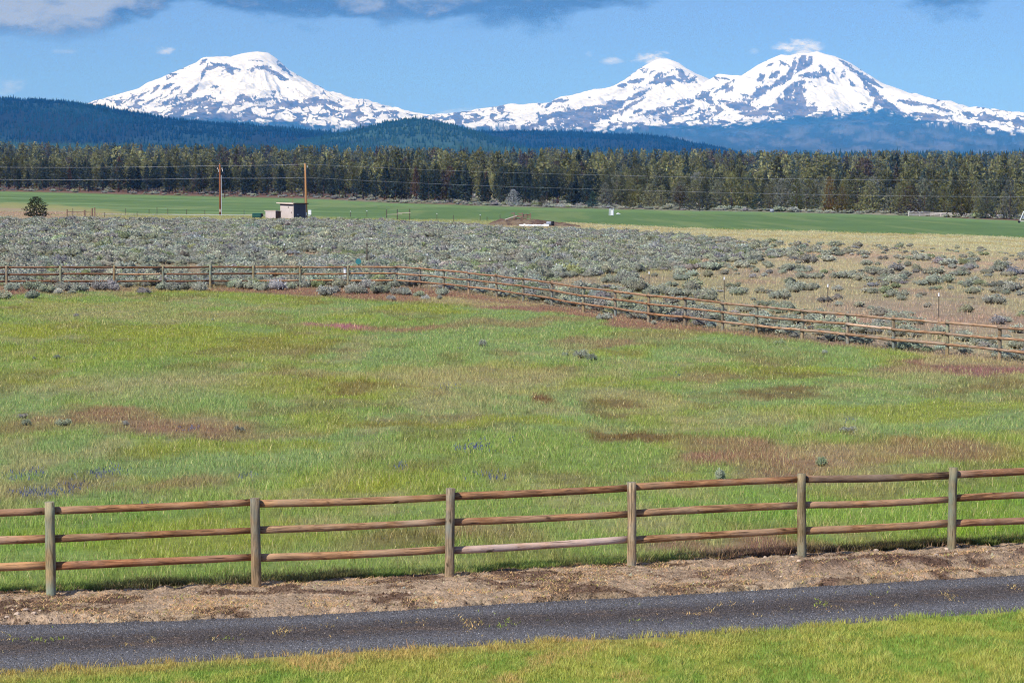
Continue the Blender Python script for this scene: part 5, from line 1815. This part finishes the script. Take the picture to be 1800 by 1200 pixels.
r = empty('disc_sign', p)
tag(r, 'round teal disc on a thin stake above the far fence rail', 'sign')
hh = (480 - 459.5) / F * p.y
MB().tube([(0, 0, -.1), (0, 0, hh)], .03, 6).build('stake', M['darkmetal'], r)
MB().tube([(0, -.06, hh), (0, -.02, hh)], [5 / F * p.y] * 2, 18).build('disc', M['aqua'], r)
p = at(636, 494)
r = empty('water_trough', p, R(4))
tag(r, 'long low blue grey water trough behind the far fence corner', 'trough')
MB().box((0, 0, .24), (1.75, .55, .40)).build('tub', M['grey'], r, bevel=.05)
MB().box((0, 0, .445), (1.55, .38, .02)).build('water', M['black'], r)

# ------------------------------------------------------------------ dirt mound and the scrap on it
pm = at(937, 397)
s_ = pm.y / F
V, Fs = [], []
n, m_ = 90, 24
xs = np.linspace(-83, 86, n)
prof = interp([(-83, 0), (-70, 6), (-54, 11), (-40, 11), (-20, 12), (0, 11), (20, 9), (45, 7.5), (65, 5), (80, 3), (86, 0)], xs)
for j in range(m_):
    t = j / (m_ - 1)
    for i in range(n):
        hgt = prof[i] * s_ * math.sin(math.pi * min(max(t, 0), 1)) ** .8
        hgt *= .55 + 1.0 * float(fbm(np.array([i * .22]), np.array([j * .3]), 1201, 5, .65)[0])
        V.append((xs[i] * s_, (t - .35) * 7.0, max(hgt, 0) - .06))
V = np.array(V)
V[:, 2] += np.array([float(ground_z(pm.x + v[0], pm.y + v[1])) - pm.z for v in V])
c = mixn(np.broadcast_to(np.array([.115, .072, .052]), (len(V), 3)), np.array([.18, .13, .085]), sst(.45, .6, fbm(V[:, 0], V[:, 1], 1211)))
o = obj('dirt_mound', raw_mesh('dirt_mound', V, grid_faces(m_, n), M['dirt'], c, True), None, pm)
tag(o, 'long heap of red brown earth at the edge of the hay field', 'mound')

p = at_depth(917, 383.5, pm.y + .4)
r = empty('timber_crib', p, R(6))
tag(r, 'broken timber crib of posts and boards on top of the earth heap', 'crib')
for x, h in ((-1.35, 1.0), (.15, 1.0), (.78, .85), (1.55, .9)):
    MB().box((x, 0, h / 2 - .1), (.16, .16, h + .2)).build('post', M['board'], r)
for z, x0, x1 in ((.85, -1.9, -1.2), (.80, -.6, .25), (.45, -1.3, 1.6), (.62, .2, 1.6), (.2, -1.0, 1.5)):
    MB().box(((x0 + x1) / 2, .12, z), (x1 - x0, .06, .18), ry=R(random.uniform(-4, 4))).build('board', M['board'], r)
a, b = at_depth(888, 386, pm.y - 1.2), at_depth(908, 379.5, pm.y + .2)
o = MB().tube([a, b], .10, 6).build('plank', M['roofing'])
tag(o, 'pale plank leaning up the earth heap against the timber crib', 'plank')
p = at(938, 397)
p.y = pm.y - 4.0
p.z = float(ground_z(p.x, p.y))
b = MB()
nx_, ny_ = 26, 8
GV = [(-2.6 + 5.2 * i / (nx_ - 1), -.5 + j / (ny_ - 1) + .25 * math.sin(i * .7), .06 + .42 * float(fbm(np.array([i * .45]), np.array([j * .5]), 1401, 3)[0]) * math.sin(math.pi * j / (ny_ - 1))) for j in range(ny_) for i in range(nx_)]
b.add(GV + [(x, y, -.1) for x, y, z in GV], [tuple(f) for f in grid_faces(ny_, nx_).tolist()] + [tuple(v + nx_ * ny_ for v in f[::-1]) for f in grid_faces(ny_, nx_).tolist()])
o = b.build('white_sheeting', M['white'], None, p)
tag(o, 'crumpled white sheeting lying in front of the earth heap', 'sheeting')
p = at(967, 396.5)
p.y = pm.y - 3.3
p.x = (967 - 900) / F * p.y
p.z = float(ground_z(p.x, p.y))
r = empty('drum', p, R(-12))
tag(r, 'grey drum with a black end lying on the white sheeting', 'drum')
MB().tube([(-.62, 0, .52), (.25, 0, .52)], .36, 14).build('barrel', M['grey'], r, smooth=True)
MB().tube([(.25, 0, .54), (.66, 0, .54)], .42, 14).build('end_cap', M['black'], r, smooth=True)

# ------------------------------------------------------------------ irrigation gear, tent and white fence by the forest
p = at(1075, 379)
s_ = p.y / F
r = empty('irrigation_stand', p)
tag(r, 'white irrigation pump stand in the middle of the hay field', 'pump')
for x in (-4.2, -1.6, 3.6):
    MB().tube([(x * s_, 0, -.1), (x * s_ * .9, 0, 12 * s_)], .7 * s_, 6).build('leg', M['metal'], r)
MB().box((1.3 * s_, -.1, 5.2 * s_), (3.8 * s_, .3, 9.5 * s_)).build('panel', M['white'], r, bevel=.02)
MB().tube([(-4.6 * s_, 0, 12.2 * s_), (4.4 * s_, 0, 12.2 * s_)], .8 * s_, 7).build('pipe', M['grey'], r)
p = at(1087, 377)
o = MB().tube([p + Vector((-.5, 0, .12)), p + Vector((-.1, 0, .25)), p + Vector((.5, 0, .12))], [.10, .22, .08], 7).build('pipe_fitting', M['white'])
tag(o, 'small white pipe fitting on the hay field beside the pump stand', 'pipe')

p = at(1219, 367)
s_ = p.y / F
r = empty('canopy_tent', p, R(14))
tag(r, 'small canopy tent with pale peaked top under the junipers', 'tent')
w, h = 7.2 * s_, 8.5 * s_
MB().add([(-w, -w * .7, h), (w, -w * .7, h), (w, w * .7, h), (-w, w * .7, h), (0, 0, h + 5.0 * s_), (-w, -w * .7, h - .2), (w, -w * .7, h - .2), (w, w * .7, h - .2), (-w, w * .7, h - .2)],
         [(0, 1, 4), (1, 2, 4), (2, 3, 4), (3, 0, 4), (0, 5, 6, 1), (1, 6, 7, 2), (2, 7, 8, 3), (3, 8, 5, 0)]).build('canopy', M['canopy'], r)
for x in (-1, 1):
    for y in (-1, 1):
        MB().tube([(x * w * .94, y * w * .66, -.1), (x * w * .94, y * w * .66, h)], .07, 5).build('pole', M['darkmetal'], r)
p = at(1357, 373)
s_ = p.y / F
r = empty('water_tank', p)
tag(r, 'small white tank at the far edge of the hay field', 'tank')
MB().tube([(0, 0, 0), (0, 0, 4.5 * s_), (0, 0, 5.6 * s_)], [3.6 * s_, 3.6 * s_, 1.6 * s_], 12).build('tank_body', M['grey'], r, smooth=True)
MB().tube([(2.8 * s_, -.3, 0), (3.4 * s_, -.3, 4 * s_)], .5 * s_, 6).build('pipe', M['grey'], r)

WF = [(1597, 380), (1636, 380.5), (1672, 382), (1712, 383.5), (1756, 385), (1802, 385.5), (1850, 386), (1900, 387)]
wp = [at(x, y - .5) for x, y in WF]
r = empty('white_fence', wp[0])
tag(r, 'long white rail fence in front of the forest at the right', 'fence')
s_ = wp[0].y / F
for i in range(len(wp) - 1):
    a, b = wp[i] - wp[0], wp[i + 1] - wp[0]
    for z in (2.0, 4.2, 6.4):
        MB().tube([a + Vector((0, 0, z * s_)), b + Vector((0, 0, z * s_))], .6 * s_, 5).build('rail', M['canopy'], r)
    for q in (0, .5):
        c_ = a.lerp(b, q)
        MB().box((c_.x, c_.y + .1, c_.z + 3.4 * s_), (1.5 * s_, 1.5 * s_, 7.2 * s_)).build('post', M['canopy'], r)
p = at(1767, 384)
p.y += 6
s_ = p.y / F
r = empty('red_pavilion', p)
tag(r, 'little red and white framed shelter under the trees behind the white fence', 'shelter')
for x in (-8, -2.5, 3, 8):
    MB().box((x * s_, 0, 6 * s_), (1.0 * s_, 1.0 * s_, 12 * s_)).build('post', M['white' if x in (-2.5, 3) else 'board'], r)
MB().box((0, 1.5, 5 * s_), (16 * s_, .1, 7 * s_)).build('back_wall', M['hutside'], r)
MB().box((0, .6, 12.4 * s_), (19 * s_, 4, .2)).build('roof', M['roofing'], r)
p = at(1800, 392)
s_ = p.y / F
r = empty('pivot_tower', p)
tag(r, 'white A frame irrigation pivot tower with a wheel at the right edge', 'irrigation tower')
for x0, x1 in ((-9, -.6), (9, .6)):
    MB().tube([(x0 * s_, 0, 0), (x1 * s_, 0, 20 * s_)], .75 * s_, 6).build('leg', M['white'], r)
MB().tube([(-8.0 * s_, 0, 3.0 * s_), (8.0 * s_, 0, 3.0 * s_)], .6 * s_, 6).build('crossbar', M['white'], r)
MB().tube([(-2 * s_, 0, 20 * s_), (150 * s_, 3, 18 * s_)], .8 * s_, 6).build('boom', M['white'], r)
MB().box((0, .4, 10 * s_), (6 * s_, .5, 5 * s_)).build('control_box', M['grey'], r)
for x in (-8.5, 8.5):
    w_ = MB().tube([(x * s_, -.15, 2.2 * s_), (x * s_, .15, 2.2 * s_)], 2.2 * s_, 12).build('wheel', M['black'], r)

# ------------------------------------------------------------------ stones on the verge
st = np.random.default_rng(55)
BM_ = []
for k in range(5):
    bm = bmesh.new()
    bmesh.ops.create_icosphere(bm, subdivisions=2, radius=1)
    sc_ = Vector((1, st.uniform(.65, .9), st.uniform(.45, .7)))
    for v in bm.verts:
        f_ = .8 + .45 * float(vn2(np.array([v.co.x * 1.3 + k * 7]), np.array([v.co.y * 1.3 + v.co.z * 1.7]), 1301)[0])
        v.co = Vector((v.co.x * sc_.x, v.co.y * sc_.y, v.co.z * sc_.z)) * f_
    me = bpy.data.meshes.new('stone')
    bm.to_mesh(me)
    bm.free()
    me.materials.append(M['stone'])
    BM_.append(me)
STN = [(30, 1083, 13), (45, 1078, 10), (60, 1082, 9), (12, 1086, 9), (22, 1074, 7), (70, 1076, 6), (5, 1052, 5), (120, 1062, 4), (118, 1046, 4), (330, 1040, 4), (346, 1045, 4), (720, 1046, 6), (423, 1054, 4), (1040, 1012, 7), (1030, 1018, 5), (1050, 1008, 4),
       (1440, 993, 12), (1404, 1000, 8), (1373, 1012, 6), (1646, 990, 10), (1680, 981, 8), (1735, 984, 7), (1540, 971, 10), (1664, 968, 9), (1470, 1012, 4), (1345, 982, 8), (1393, 981, 7), (1757, 982, 6), (1250, 1012, 4), (940, 1030, 4), (560, 1050, 4), (220, 1052, 4), (860, 1036, 4), (1590, 1002, 5)]
for i, (x, y, w) in enumerate(STN):
    p = at(x, y)
    q = np.argmin((VX - p.x) ** 2 + (VY - p.y) ** 2)
    p.z = float(VZ.ravel()[q])
    rad = w / F * p.y / 2 * 1.0
    o = obj('stone', BM_[i % 5], None, p + Vector((0, 0, rad * .25)), st.uniform(0, 6), (rad, rad, rad))
    gq = st.uniform(.8, 1.35)
    o.color = (gq, gq * .97, gq * .93, 1)
    zone = ('at the left end of the dirt verge' if x < 400 else 'on the middle of the dirt verge' if x < 1200 else 'on the dark furrowed right end of the dirt verge')
    tag(o, 'pale fist sized stone ' + zone, 'stone', 'stones ' + zone)
